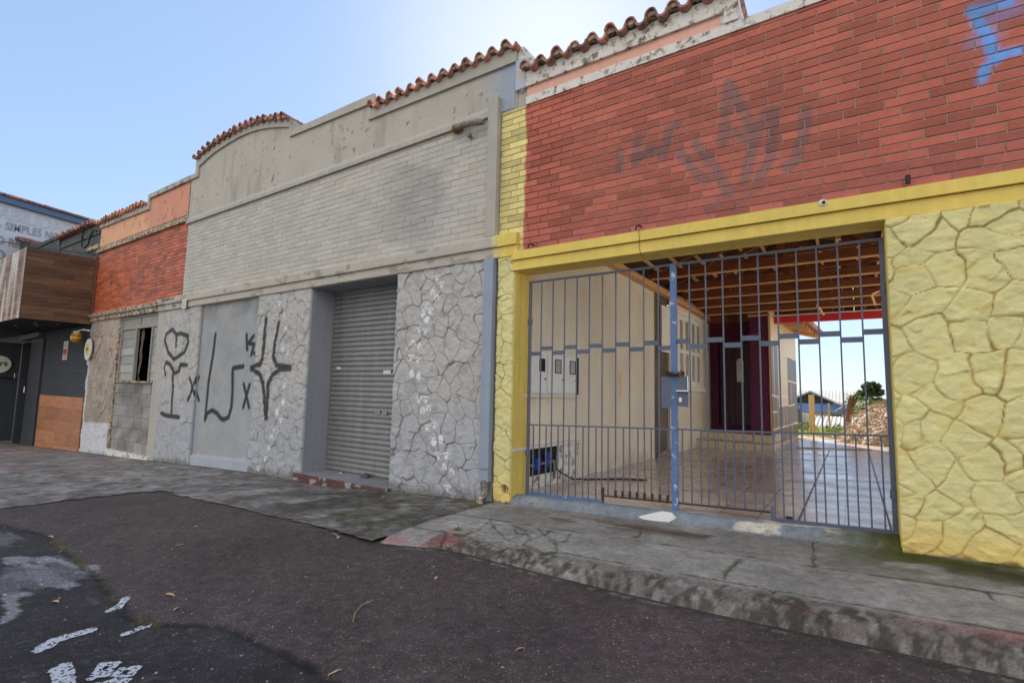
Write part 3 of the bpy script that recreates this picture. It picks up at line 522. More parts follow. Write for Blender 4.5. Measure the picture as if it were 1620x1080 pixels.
# back yard: a terrace that falls away behind the house
yard = relief('yard', mk('yard_soil', attr=True, rough=.95, noise=.3, nscale=5, bump=.7, bscale=25), None, (0, 0, 0), X, Y_, -30, 40, 11.1, 95, .8, lambda u, v: .06-3.2*ss(14.5, 24, v)-1.2*ss(30, 70, v), lambda u, v: patchy(u, v, lin(150, 132, 92), .3, 3, .4))
tag(yard, kind='structure')
slab = relief('path', M['concrete'], None, (0, 0, 0), X, Y_, -1.55, 3.0, 11.15, 12.7, .05, lambda u, v: .04*u+.075, lambda u, v: patchy(u, v, lin(196, 184, 168), .2, 3, 2), skirt=.1); tag(slab, kind='structure')

# ------------------------------------------------------------ bricks, roof tiles
def bricks(name, mat, parent, x0, x1, z0, z1, yw, cfun, L=.292, H=.080, gap=.010, proj=.014, sub=0, seed=1, bev=.004, irregular=.03, mortar=True, mcol=None, wobble=.0015, half=True):
    r = random.Random(seed); V = []; F = []; row = 0; z = z0
    while z < z1-.01:
        zt = min(z+H, z1); off = (L*.5 if row % 2 else 0)+r.uniform(-irregular, irregular) if half else r.uniform(0, L)
        x = x0-L+off
        while x < x1:
            a = max(x+gap/2, x0); b = min(x+L-gap/2, x1); c = z+gap/2; d = zt-gap/2+r.uniform(-.0015, .0015)
            if b-a > .02 and d-c > .012:
                nx = max(1, int((b-a)/sub)) if sub else 1; nz_ = max(1, int((d-c)/sub)) if sub else 1
                us = [a, a+bev]+[a+bev+(b-a-2*bev)*k/nx for k in range(1, nx)]+[b-bev, b]
                ws = [c, c+bev]+[c+bev+(d-c-2*bev)*k/nz_ for k in range(1, nz_)]+[d-bev, d]
                yf = yw-proj+r.uniform(-wobble, wobble); n = len(V); nu = len(us); nv = len(ws)
                for j, q in enumerate(ws):
                    for i, p in enumerate(us):
                        e = i in (0, nu-1) or j in (0, nv-1); V.append((p, yf+(bev if e else 0), q))
                for j in range(nv-1):
                    for i in range(nu-1): s_ = n+j*nu+i; F.append([s_, s_+1, s_+1+nu, s_+nu])
                ring = [n+i for i in range(nu)]+[n+j*nu+nu-1 for j in range(1, nv)]+[n+(nv-1)*nu+i for i in range(nu-2, -1, -1)]+[n+j*nu for j in range(nv-2, 0, -1)]
                k = len(ring); m0 = len(V); V += [(V[q][0], yw+.002, V[q][2]) for q in ring]
                for i in range(k): j = (i+1) % k; F.append([ring[i], m0+i, m0+j, ring[j]])
            x += L
        z += H; row += 1
    me = bpy.data.meshes.new(name); me.from_pydata(V, [], F); a = me.color_attributes.new('Col', 'FLOAT_COLOR', 'POINT')
    P = np.array(V); c = np.clip(cfun(P[:, 0], P[:, 2]), 0, 1); a.data.foreach_set('color', np.c_[c, np.ones(len(c))].ravel())
    o = link(name, me, mat, parent)
    if mortar:
        relief('mortar', M['attr_rough'], o, (0, yw, 0), X, Z_, x0, x1, z0, z1, .03, lambda u, v: .003*fbm(u*20, v*20, 2)-.001, mcol)
    return o
def tiles(parent, path, y0=-.11, y1=.40, pitch=.215, r0=.058, mat=None, drop=.05, name='coping_tiles'):
    """clay barrel tiles laid across the wall top; path = [(x,z),...]"""
    mb = MB(); P = [Vector((a, 0, b)) for a, b in path]; seg = [(P[i+1]-P[i]).length for i in range(len(P)-1)]; tot = sum(seg)
    def at(s):
        for i, L_ in enumerate(seg):
            if s <= L_ or i == len(seg)-1: t = s/L_; return P[i].lerp(P[i+1], t), (P[i+1]-P[i]).normalized()
            s -= L_
    n = max(2, int(tot/pitch)); pt = tot/n; rr = random.Random(len(path)+int(tot*10))
    def arc(c, tg, up_, a0, a1, ro, th, ya, yb, dz):
        k = 9; base = len(mb.v); nrm = Vector((-tg.z, 0, tg.x))
        for y, dd in ((ya, 0), (yb, -dz)):
            for rad in (ro, ro-th):
                for i in range(k+1):
                    a = a0+(a1-a0)*i/k; q = c+tg*math.cos(a)*rad+nrm*math.sin(a)*rad*1.12; mb.v.append((q.x, y, q.z+dd))
        K = k+1
        for i in range(k):
            mb.f += [[base+i, base+i+1, base+2*K+i+1, base+2*K+i], [base+K+i+1, base+K+i, base+3*K+i, base+3*K+i+1], [base+i+1, base+i, base+K+i, base+K+i+1], [base+2*K+i, base+2*K+i+1, base+3*K+i+1, base+3*K+i]]
        for e in (0, k): mb.f.append([base+e, base+2*K+e, base+3*K+e, base+K+e])
    for i in range(n):
        for kind in (0, 1):
            s = pt*(i+.25+.5*kind); c, tg = at(min(s, tot*.9999)); j = rr.uniform(-.008, .008); yy = y0+rr.uniform(-.022, .018)
            if kind == 0: arc(c+Vector((0, 0, .012+j)), tg, 1, 0, math.pi, pt*.29, .014, yy, y1, drop)
            else: arc(c+Vector((0, 0, .018+j)), tg, 1, math.pi, 2*math.pi, pt*.29, .024, yy+.004, y1, drop)
    o = mb.build(name, mat or M['tile'], parent, smooth=False); pl = MB()
    for i in range(n):
        c, tg = at(min(pt*(i+.25), tot*.9999)); nrm = Vector((-tg.z, 0, tg.x)); q = [c+Vector((0, 0, .010))+tg*math.cos(a)*pt*.265+nrm*math.sin(a)*pt*.28 for a in [math.pi*k/8 for k in range(9)]]
        pl.prism([(p_.x, p_.z) for p_ in q], y0+.035, y1-.05)
    pl.build('mortar_fill', M['mould'], o); return o
def wall_box(name, mat, parent, a, b): return MB().box(a, b).build(name, mat, parent)

# ------------------------------------------------------------ yellow and red building with the garage opening
YB = empty('brick_building', (-1, .1, 0), 'red brick building front with yellow beam and yellow stone cladding round the gated opening', 'building')
RED = np.array(lin(186, 103, 84)); YEL = np.array(lin(228, 212, 142))
def red_c(x, z):
    c = C3(RED, len(x)); f = (ss(.62, .78, vn(x/.29, np.floor((z-2.9)/.080)*3.3, 4))); c = mixc(c, RED*.74, f*.25)
    lo = ss(3.35, 2.95, z+.25*(fbm(x*1.4, z*2, 6)-.5)); c = mixc(c, np.array(lin(168, 98, 94)), lo*.45)
    gh = strokes(x+.01*(fbm(x*20, z*20, 3)-.5), z, GHOST[:10], .050, .012)*.95+strokes(x, z, GHOST[10:], .045, .04)*.55; c = mixc(c, np.array(lin(138, 98, 94)), np.clip(gh*.9, 0, 1))
    b = strokes(x, z, BLUE[:2], .040, .018); b = np.maximum(b, strokes(x, z, BLUE[2:3], .036, .016)); b = np.maximum(b, strokes(x, z, BLUE[3:], .05, .06)*.45)
    c = mixc(c, np.array(lin(98, 164, 236)), b*.93)
    y = 1-ss(-.006, .006, x-(-3.285+.03*(vn(x*0, z*7, 5)-.5)+.012*vn(x*0, z*30, 7))); return mixc(c, YEL, y)
def red_m(x, z):
    c = C3(lin(180, 158, 146), len(x)); lo = ss(3.3, 2.95, z); c = mixc(c, np.array(lin(158, 120, 114)), lo*.6)
    up_ = ss(-3.0, -2.2, x); c = mixc(c, np.array(lin(160, 84, 76)), (1-up_)*.8)
    y = 1-ss(-.01, .01, x-(-3.285+.03*(vn(x*0, z*7, 5)-.5))); return mixc(c, YEL*.72, y)
bricks('brick_wall', M['brick'], YB, -3.655, 3.4, 2.90, 4.78, .02, red_c, sub=.025, seed=3, mcol=red_m, bev=.003, proj=.010, gap=.0105)
wall_box('rear_wall', M['grey_dk'], YB, (-3.64, .028, 2.70), (3.4, .26, 4.775))
mb = MB(); mb.box((-3.41, -.030, 2.662), (3.4, .30, 2.786), .006); mb.build('lintel', M['yellow'], YB)
mb = MB(); mb.prism([(-.062, 2.79), (-.062, 2.893), (.03, 2.906), (.03, 2.79)], -3.41, 3.4, 'yz'); mb.build('string_course', M['yellow'], YB)
def yel_stone(seed, sx, sy, px0):
    def hf(u, v): return np.maximum(stones(u, v, seed, sx, sy)[0], -.016)
    def cf(u, v):
        h, e, i = stones(u, v, seed, sx, sy); c = patchy(u, v, YEL*np.array([.93, 1.0, 1.12]), .07, seed+1, 3)
        g_ = 1-ss(0, .009, e); c = mixc(c, np.array(lin(150, 112, 46)), g_*(.35+.6*ss(.4, .6, fbm(u*4, v*4, seed+2))))
        d = ss(.55, .75, fbm(u*7, v*9, seed+4)); c = mixc(c, YEL*np.array([.9, .82, .6]), d*.4)
        lo = ss(.36, .06, v-.04*u+.22*(fbm(u*4, v*2, seed+5)-.5)); c = mixc(c, np.array(lin(230, 192, 96)), lo*.6)
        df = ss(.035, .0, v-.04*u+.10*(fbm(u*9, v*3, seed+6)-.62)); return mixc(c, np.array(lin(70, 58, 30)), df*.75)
    return hf, cf
hf, cf = yel_stone(12, .20, .25, 0)
relief('stone_cladding', M['attr'], YB, (0, -.022, 0), X, Z_, .275, 3.4, -.10, 2.66, .0095, hf, cf, skirt=.03)
wall_box('pier', M['yellow'], YB, (.270, .004, -.12), (3.4, .30, 2.66))
hf2, cf2 = yel_stone(31, .24, .27, 0)
hole = lambda u, v: np.hypot(u+3.465, v-.035)
relief('stone_cladding', M['attr'], YB, (0, -.015, 0), X, Z_, -3.63, -3.395, -.2, 2.845, .010, lambda u, v: hf2(u, v)-.10*(1-ss(.046, .054, hole(u, v))), lambda u, v: mixc(cf2(u, v), np.array(lin(96, 74, 30)), 1-ss(.044, .054, hole(u, v))), skirt=.12)
wall_box('pier', M['yellow'], YB, (-3.625, .118, -.25), (-3.390, .42, 2.66))
wall_box('pier', M['yellow'], YB, (-3.398, .0, -.25), (-3.388, .119, 2.66))
wall_box('string_course', M['yellow'], YB, (-3.625, -.075, 2.985), (-3.335, .018, 3.13)); wall_box('string_course', M['yellow'], YB, (-3.6, -.045, 2.85), (-3.34, .018, 2.982))
# parapet above the bricks
mb = MB(); mb.box((-3.28, -.004, 4.78), (3.4, .30, 4.885), .004); mb.build('coping', M['white_pl'], YB)
def pink_c(u, v): return patchy(u, v, lin(228, 176, 156), .09, 41, 4)
relief('frieze', M['attr'], YB, (0, .012, 0), X, Z_, -3.27, -.97, 4.887, 5.01, .02, None, pink_c)
wall_box('parapet', M['white_pl'], YB, (-3.275, .014, 4.886), (-.80, .34, 5.19))
mb = MB(); mb.prism([(-3.36, 4.965), (-3.285, 5.01), (-.93, 5.01), (-.93, 4.888), (-.80, 4.888), (-.80, 5.205), (-3.30, 5.205), (-3.30, 5.02)], -.022, .0125); mb.build('moulding', M['white_pl'], YB)
tiles(YB, [(-3.31, 5.215), (-.78, 5.215)], mat=M['tile_dk'], y0=-.12)
# projecting hooks above the beam
for k, (hx, hz) in enumerate(((-3.13, 2.95), (-1.797, 2.955), (-.155, 2.875))):
    t_ = ['bent iron hook at the left end of the red bricks just above the yellow beam', 'bent iron hook above the yellow beam with a thin wire hanging from it', 'broken socket in the yellow beam over the middle of the gate'][k]
    if k < 2:
        o = MB().tube([(hx, .01, hz), (hx, -.07, hz), (hx-.02, -.085, hz-.02), (hx-.035, -.07, hz-.045)], .009, 8).build('iron_hook', M['darkmetal']); tag(o, t_, 'hook', 'iron fixings above the yellow beam')
    else:
        o = MB().tube([(hx, -.055, hz), (hx, -.069, hz)], [.036, .030], 9).build('broken_socket', M['white_pl']); MB().tube([(hx+.008, -.06, hz), (hx+.008, -.073, hz)], .014, 8).build('hole', M['black'], o); tag(o, t_, 'socket')
o = MB().tube([(.435, -.03, 2.93), (.435, -.03, 3.0)], .017, 12).build('conduit_stub', M['darkmetal']); tag(o, 'short black conduit stub standing on the yellow beam against the red bricks', 'pipe stub')
o = MB().tube([(-1.797, -.075, 2.95), (-1.79, -.07, 2.8), (-1.80, -.036, 2.70), (-1.785, -.034, 2.64), (-1.76, .02, 2.60)], .0025, 5).build('hanging_wire', M['darkmetal']); tag(o, 'thin dark wire hanging down the yellow beam from an iron hook', 'wire')

# ------------------------------------------------------------ grey building
GB = empty('grey_building', (-8, .1, -.3), 'long grey painted building front with brick panel, stone cladding, arched parapet and roller shutter', 'building')
GR = np.array(lin(176, 172, 164))*1.0
def gb_c(x, z):
    c = patchy(x, z, lin(190, 185, 174), .05, 8, 1.2)
    d = np.hypot((x+5.35)/.75, (z-3.9)/.62); c = mixc(c, np.array(lin(150, 147, 141)), (1-ss(.9, 1.02, d))*.6*ss(-6.2, -5.2, x))
    p = ss(.52, .66, fbm(x*.8, z*1.2, 10)); c = mixc(c, np.array(lin(180, 176, 178)), p*.35); return c
bricks('brick_wall', M['gbrick'], GB, -12.285, -3.82, 3.13, 4.77, .012, gb_c, sub=.12, seed=9, H=.084, L=.30, gap=.005, proj=.0045, bev=.0025, wobble=.0028, mcol=lambda u, v: C3(lin(158, 152, 142), len(u)))
wall_box('wall', M['grey_pl'], GB, (-12.29, .02, 2.9), (-3.66, .34, 4.78))
# parapet
arch = [(-12.06, 6.19), (-11.7, 6.285), (-11.22, 6.347), (-10.8, 6.385), (-10.36, 6.394), (-9.9, 6.385), (-9.53, 6.35), (-9.1, 6.28), (-8.82, 6.21), (-8.43, 6.11)]
archl = [(-11.93, 6.03), (-11.6, 6.12), (-11.25, 6.19), (-10.7, 6.24), (-10.25, 6.262), (-9.9, 6.25), (-9.55, 6.215), (-9.2, 6.15), (-8.97, 6.097), (-8.46, 5.965)]
out = [(-12.30, 4.77), (-3.42, 4.77), (-3.42, 5.585), (-6.18, 5.585), (-6.18, 5.845), (-8.42, 5.865)]+arch[::-1]+[(-12.06, 5.90), (-12.30, 5.90)]
def gpar_c(u, v):
    c = patchy(u, v, lin(184, 178, 166), .05, 51, 1.5)
    sp_ = ss(.80, .86, fbm(u*15, v*13, 52, 2)); c = mixc(c, np.array(lin(96, 82, 72)), sp_*.8)
    st = ss(.58, .75, fbm(u*5, v*.8, 53)); c = mixc(c, np.array(lin(150, 146, 138)), st*.5)
    wt = ss(-4.1, -3.55, u+.15*(fbm(u*5, v*5, 54)-.5)); c = mixc(c, np.array(lin(158, 168, 184)), wt*.9); return c
relief('parapet', M['attr'], GB, (0, .004, 0), X, Z_, -12.30, -3.42, 4.77, 6.40, .03, lambda u, v: .004*(fbm(u*3, v*3, 55)-.5), gpar_c, keep=lambda u, v: inpoly(u, v-1e-4, out))
mb = MB(); mb.prism(out, .012, .345); mb.build('parapet', M['grey_pl'], GB)
mb = MB(); mb.prism(archl+arch[::-1]+[(-12.06, 5.905), (-12.31, 5.905), (-12.31, 5.80), (-11.93, 5.80)], -.035, .010); mb.build('moulding', M['grey_pl'], GB)
mb = MB(); mb.prism([(-8.44, 5.765), (-6.25, 5.71), (-6.25, 5.44), (-6.17, 5.44), (-3.43, 5.40), (-3.43, 5.60), (-6.14, 5.60), (-6.14, 5.855), (-8.42, 5.875), (-8.42, 6.0), (-8.46, 5.96)], -.035, .010); mb.build('moulding', M['grey_pl'], GB)
mb = MB(); mb.prism([(-.038, 4.77), (-.038, 4.84), (.008, 4.93), (.008, 4.77)], -12.31, -3.80, 'yz'); mb.build('cornice', M['grey_pl'], GB)
wall_box('parapet_return', mk('flaking_blue_grey_render', lin(176, 186, 200), .85, .1, 12, .6, 40, dirt=((.55, .5, .45), 8, .5, .56)), GB, (-3.425, -.03, 5.0), (-3.285, .34, 5.40)); wall_box('parapet_return', M['white_pl'], GB, (-3.425, .02, 5.4), (-3.34, .34, 5.60))
tiles(GB, [(a, b+.01) for a, b in arch], mat=M['tile_dk'], y0=-.12)
tiles(GB, [(-6.19, 5.615), (-3.39, 5.605)], mat=M['tile'], y0=-.12)
wall_box('blue_patch', mk('blue_grey_patch_render', lin(160, 172, 190), .85, .08, 9, .3), GB, (-3.655, .0, 4.79), (-3.427, .012, 5.02)) if False else None
wall_box('wall_end', M['grey_pl'], GB, (-3.66, .022, 4.782), (-3.284, .34, 5.2))
# pilaster, square downpipe, bands
mb = MB(); mb.box((-3.818, -.075, 3.135), (-3.662, .012, 4.99), .005); mb.build('pilaster', M['grey_pl'], GB)
mb = MB(); mb.box((-3.812, -.085, .10), (-3.668, .0, 2.845), .006); mb.box((-3.815, -.088, 1.27), (-3.665, .0, 1.277)); mb.build('downpipe_casing', mk('blue_grey_casing_paint', lin(150, 158, 174), .7, .06, 4, .2, streak=.08), GB)
mb = MB(); mb.tube([(-3.812, -.09, .27), (-3.74, -.105, .262), (-3.668, -.09, .27)], .008, 8); mb.build('casing_strap', M['grey_dk'], GB)
mb = MB(); mb.tube([(-3.72, -.05, .12), (-3.72, -.055, -.02), (-3.72, -.10, -.09)], .045, 12, cap=False); mb.build('downpipe_foot', M['pvc'], GB)
def band_c(u, v):
    c = patchy(u, v, lin(186, 179, 167), .07, 61, 2); d = ss(.62, .74, fbm(u*4, v*9, 62)); c = mixc(c, np.array(lin(120, 108, 96)), d*.5)
    bl = ss(-11.9, -12.7, u)*ss(.45, .6, fbm(u*6, v*12, 63)); c = mixc(c, np.array(lin(84, 76, 68)), bl*.8); y = ss(-3.74, -3.67, u+.05*(fbm(u*9, v*9, 64)-.5)); return mixc(c, YEL*.95, y*.85)
relief('string_course', M['attr'], GB, (0, -.075, 0), X, Z_, -13.35, -3.625, 2.985, 3.13, .02, lambda u, v: -.03*ss(.07, .0, np.abs(u+5.25)+.6*(v-2.985)+.05*(vn(u*12, v*12, 3)))*(1-ss(3.06, 3.10, v)), band_c, skirt=.10)
relief('string_course', M['attr'], GB, (0, -.045, 0), X, Z_, -13.35, -3.60, 2.85, 2.982, .02, lambda u, v: .002*fbm(u*9, v*9, 2), band_c, skirt=.09)
# stone claddings
def grey_stone(seed, sx, sy, graf, paws):
    def hf(u, v): return np.maximum(stones(u, v, seed, sx, sy)[0]*.85, -.02)
    def cf(u, v):
        h, e, i = stones(u, v, seed, sx, sy); c = patchy(u, v, lin(184, 181, 176), .07, seed+1, 3); c = mixc(c, np.array(lin(162, 168, 178)), ss(1.5, .2, v)*.6)
        c = mixc(c, np.array(lin(84, 78, 70)), (1-ss(0, .008, e))*.8); c = mixc(c, np.array(lin(150, 146, 142)), ss(.52, .72, fbm(u*8, v*9, seed+2))*.45)
        if paws:
            k = 0*u
            for n_, (a, b) in enumerate(paws):
                tp = (n_//2) % 4; d = np.hypot((u-a), (v-b))
                if tp == 3: k = np.maximum(k, 1-ss(.04, .052, np.hypot((u-a), (v-b)*.8)))
                elif tp == 1:
                    k = np.maximum(k, (1-ss(.012, .02, np.abs(np.hypot((u-a)*1.15, (v-b)*.8)-.036)))*(v > b-.02))
                else:
                    k = np.maximum(k, 1-ss(.026, .036, np.hypot(u-a, v-b+.018)))
                    for q in range(4): k = np.maximum(k, 1-ss(.010, .017, np.hypot(u-a-(.033*(q-1.5)), v-b-.038+.008*abs(q-1.5))))
            c = mixc(c, np.array(lin(226, 226, 228)), k*.9*ss(.2, .34, fbm(u*26, v*26, seed+9)))
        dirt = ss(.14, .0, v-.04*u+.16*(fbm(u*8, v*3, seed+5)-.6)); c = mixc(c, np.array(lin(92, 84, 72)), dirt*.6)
        if graf: c = mixc(c, np.array((.018, .016, .018)), gmask(u, v))
        return c
    return hf, cf
def gmask(u, v):
    big = strokes(u, v, GRAF[:5]+[GRAF[7]]+GRAF[14:], .046, .020); sm = strokes(u, v, GRAF[5:7]+GRAF[8:14], .040, .014)
    return np.clip(np.maximum(big, sm)*(1.0+.2*fbm(u*6, v*6, 78)), 0, .95)*(.9+.1*fbm(u*30, v*30, 77))
hf, cf = grey_stone(5, .23, .26, False, PAW); relief('stone_cladding', M['attr'], GB, (0, -.014, 0), X, Z_, -5.43, -3.815, -.35, 2.848, .0095, hf, cf, skirt=.03)
hf, cf = grey_stone(7, .23, .28, True, PAW2); relief('stone_cladding', M['attr'], GB, (0, -.014, 0), X, Z_, -9.08, -7.50, -.55, 2.848, .016, hf, cf, skirt=.03)
hf, cf = grey_stone(17, .30, .34, True, None); relief('stone_cladding', M['attr'], GB, (0, -.012, 0), X, Z_, -12.98, -11.32, -.75, 2.848, .018, lambda u, v: hf(u, v)*.7, cf, skirt=.03)
for a, b in ((-5.42, -3.67), (-9.09, -7.49), (-12.99, -11.31)): wall_box('pier', M['grey_dk'], GB, (a, .012, -.8), (b, .50, 2.85))
def pan_c(u, v):
    c = patchy(u, v, lin(160, 163, 165), .12, 71, 1.6); t_ = ss(2.2, 2.8, v)*ss(.4, .6, fbm(u*2.5, v*3, 72)); c = mixc(c, np.array(lin(122, 124, 124)), t_*.7); c = mixc(c, np.array(lin(172, 168, 158)), ss(.5, .7, fbm(u*1.4, v*1.4, 73))*.4)
    lo = ss(-.18, -.24, v-.04*(u+10)); c = mixc(c, np.array(lin(172, 178, 188)), lo); return mixc(c, np.array((.018, .016, .018)), gmask(u, v))
relief('rendered_panel', M['attr_rough'], GB, (0, .035, 0), X, Z_, -11.32, -9.08, -.75, 2.85, .018, lambda u, v: .006*(fbm(u*4, v*4, 74)-.5)+.03*ss(-.17, -.22, v-.04*(u+10)), pan_c)
# shutter recess
wall_box('lintel', M['grey_dk'], GB, (-7.49, .0, 2.845), (-5.42, .56, 2.983))
mb = MB(); n_s = 36; z0, z1 = -.188, 2.79; prof = []
for i in range(n_s):
    zb = z0+(z1-z0)*i/n_s; hh = (z1-z0)/n_s
    prof += [(.0, zb), (-.016, zb+hh*.10), (-.020, zb+hh*.35), (-.018, zb+hh*.62), (-.006, zb+hh*.80), (.008, zb+hh*.86), (.008, zb+hh*.95)]
prof.append((0, z1)); n = len(prof)
mb.v = [(-7.50, .455+a, b) for a, b in prof]+[(-5.41, .455+a, b) for a, b in prof]; mb.f = [[i, n+i, n+i+1, i+1] for i in range(n-1)]
sh = mb.build('roller_shutter', M['shutter'], GB, fix=False)
for p in sh.data.polygons: p.use_smooth = False
mb = MB(); mb.box((-6.30, .425, .78), (-6.02, .437, .86), .003); lk = mb.build('lock_plate', M['shutter'], sh); MB().tube([(-6.16, .432, .82), (-6.16, .4235, .82)], .022, 10).build('keyhole', M['black'], lk)
mb = MB(); mb.box((-6.15, .431, 1.42), (-5.98, .4345, 1.475)); mb.build('sticker', M['white'], sh); MB().box((-5.72, .431, 1.27), (-5.64, .4345, 1.35)).build('sticker', M['white'], sh); MB().box((-7.32, .431, 1.50), (-7.2, .4345, 1.54)).build('sticker', M['white'], sh)
wall_box('header_box', M['grey_dk'], GB, (-7.49, .475, 2.74), (-5.42, .56, 2.845))
MB().box((-7.505, .425, -.2), (-7.46, .47, 2.80)).build('guide_rail', M['shutter'], GB); MB().box((-5.455, .425, -.2), (-5.415, .47, 2.80)).build('guide_rail', M['shutter'], GB)
def step_c(u, v): return mixc(patchy(u, v, lin(104, 74, 70), .2, 81, 4), np.array(lin(160, 156, 156)), ss(.60, .68, fbm(u*9, v*14, 82)))
relief('doorstep', M['attr_rough'], GB, (0, -.085, 0), X, Z_, -7.60, -5.40, -.5, -.198, .02, lambda u, v: .006*fbm(u*9, v*9, 83), step_c, skirt=.02)
relief('doorstep', M['attr_rough'], GB, (0, 0, -.195), X, Y_, -7.60, -5.40, -.088, .47, .03, lambda u, v: .004*fbm(u*9, v*9, 84), lambda u, v: patchy(u, v, lin(142, 142, 146), .25, 85, 3))
wall_box('body', M['dark2'], GB, (-12.9, .56, -.8), (-3.75, 7.0, 4.7))
# number plate, pipe stub
t_ = MB().box((-12.02, -.098, 2.815), (-11.84, -.080, 3.005), .004).build('number_plate', M['white']); tag(t_, 'small cream number plate fixed on the grey band above the heart graffiti', 'plate')
mb = MB(); [mb.box((-12.0+.02, -.1005, z), (-11.87, -.0985, z+.018)) for z in (2.85, 2.885, 2.92, 2.955)]; mb.build('engraved_line', mk('tan_ink', lin(176, 152, 120)), t_)
ps = MB().tube([(-4.34, .0, 4.745), (-4.33, -.10, 4.742), (-4.20, -.125, 4.725), (-4.02, -.125, 4.70), (-3.94, -.12, 4.69), (-3.86, -.115, 4.67)], [.034, .034, .036, .038, .046, .040], 12).build('pipe_stub', M['pvc']); tag(ps, 'weathered pipe stub sticking out below the grey cornice and bending sideways', 'pipe')
MB().tube([(-4.40, -.02, 4.76), (-4.385, -.045, 4.755), (-4.365, -.06, 4.745)], [.06, .065, .04], 10).build('rust_collar', mk('foam_and_rust', lin(140, 98, 50), .9, .3, 30, .9), ps)
o = MB().tube([(-4.16, .0, 4.60), (-4.15, -.05, 4.585), (-4.11, -.06, 4.60)], [.022, .03, .018], 8).build('stub_end', M['pvc']); tag(o, 'small broken pipe end on the grey bricks just under the longer pipe stub', 'pipe end')

# ------------------------------------------------------------ orange building
OB = empty('orange_building', (-15, .1, -.6), 'narrow derelict building front of orange brick with a blocked window and short tiled parapet', 'building')
def ob_c(x, z):
    c = C3(lin(190, 106, 80), len(x)); c = mixc(c, np.array(lin(206, 104, 56)), ss(-14.6, -16.8, x)*ss(4.6, 3.9, z)*.8)
    f = ss(.55, .8, vn(x/.29, np.floor(z/.077)*3.3, 14)); c = mixc(c, np.array(lin(150, 84, 66)), f*.6)
    g_ = 0*x
    for a in (-16.55, -15.85, -15.2, -14.5, -13.75, -13.3): g_ = np.maximum(g_, (1-ss(.05, .12, np.abs(x-a+.1*(z-3.8))))*ss(3.3, 3.5, z)*ss(4.3, 4.1, z)*ss(.38, .6, fbm(x*3, z*6, int(-a*10))))
    return mixc(c, np.array(lin(120, 90, 92)), g_*.75)
bricks('brick_wall', M['obrick'], OB, -17.66, -12.295, 3.11, 4.84, .012, ob_c, sub=.07, seed=19, gap=.007, proj=.007, mcol=lambda u, v: C3(lin(160, 104, 82), len(u)))
wall_box('wall', M['mould'], OB, (-17.66, .02, 2.9), (-12.30, .34, 4.97))
def of_c(u, v): c = patchy(u, v, lin(226, 172, 136), .08, 91, 3); c = mixc(c, np.array(lin(212, 148, 124)), ss(-14.75, -14.3, u+.3*(fbm(u*3, v*3, 92)-.5))*.9); return mixc(c, np.array(lin(150, 90, 66)), ss(.70, .8, fbm(u*7, v*7, 93))*.6)
oo = [(-17.66, 4.97), (-12.302, 4.97), (-12.302, 5.80), (-14.40, 5.80), (-14.40, 5.62), (-17.66, 5.62)]
relief('parapet', M['attr'], OB, (0, .004, 0), X, Z_, -17.66, -12.302, 4.97, 5.82, .04, lambda u, v: .004*(fbm(u*3, v*3, 94)-.5), of_c, keep=lambda u, v: inpoly(u, v-1e-4, oo))
mb = MB(); mb.prism(oo, .014, .34); mb.build('parapet', M['mould'], OB)
mb = MB(); mb.prism([(-12.302, 5.79), (-14.40, 5.79), (-14.40, 5.51), (-17.66, 5.56), (-17.66, 5.67), (-14.50, 5.66), (-14.50, 5.90), (-12.302, 5.90)], -.045, .012); mb.build('moulding', M['coping'], OB)
mb = MB(); mb.prism([(-.06, 4.83), (-.065, 4.90), (.01, 4.98), (.01, 4.83)], -17.68, -12.31, 'yz'); mb.build('cornice', M['mould'], OB)
mb = MB(); mb.prism([(-.09, 2.98), (-.10, 3.06), (.01, 3.12), (.01, 2.98)], -17.72, -13.30, 'yz'); mb.build('string_course', M['mould'], OB)
relief('broken_edge', M['mould'], OB, (0, -.05, 0), X, Z_, -17.7, -13.34, 2.86, 2.98, .03, None, lambda u, v: C3((.5, .5, .5), len(u)), skirt=.06, keep=None)
tiles(OB, [(-17.85, 5.70), (-14.52, 5.69)], mat=M['tile'], y0=-.14)
def os_c(u, v):
    h, e, i = stones(u, v, 43, .34, .5); c = patchy(u, v, lin(178, 164, 148), .16, 95, 2); q = vn(i*3.7, i*1.3, 3); c = mixc(c, np.array(lin(196, 162, 144)), ss(.5, .8, q)*.6); c = mixc(c, np.array(lin(150, 138, 124)), ss(.2, .0, q)*.8)
    c = mixc(c, np.array(lin(110, 92, 80)), (1-ss(0, .02, e))*.6); c = mixc(c, np.array(lin(150, 142, 132)), ss(.45, .6, fbm(u*2.2, v*1.2, 96))*.6)
    c = mixc(c, np.array(lin(206, 208, 212)), np.maximum(ss(.22, .16, v-.04*(u+16)+.06*fbm(u*5, v, 97)), ss(-17.42, -17.5, u)*ss(2.4, 2.2, v))*.9)
    scr = [[(-17.1, 1.5), (-16.9, 1.9), (-16.7, 1.4), (-16.5, 1.7)], [(-17.2, 1.1), (-16.9, 1.3), (-16.75, .95), (-16.4, 1.2), (-16.5, .9)], [(-17.0, .6), (-16.6, .7), (-16.4, .5)]]
    c = mixc(c, np.array(lin(126, 132, 142)), strokes(u, v, scr, .03, .02)*.7); return mixc(c, np.array(lin(92, 84, 74)), ss(.2, 0, v+.62-.02*(u+16)+.2*fbm(u*3, v*3, 98))*.4)
relief('stone_cladding', M['attr_rough'], OB, (0, -.004, 0), X, Z_, -17.6, -15.72, -.9, 2.88, .025, lambda u, v: stones(u, v, 43, .34, .5)[0], os_c, skirt=.08)
wall_box('pier', M['grey_dk'], OB, (-17.6, .03, -.95), (-15.70, .4, 2.98)); wall_box('jamb', M['mould'], OB, (-15.72, -.01, -.9), (-15.62, .35, 2.86))
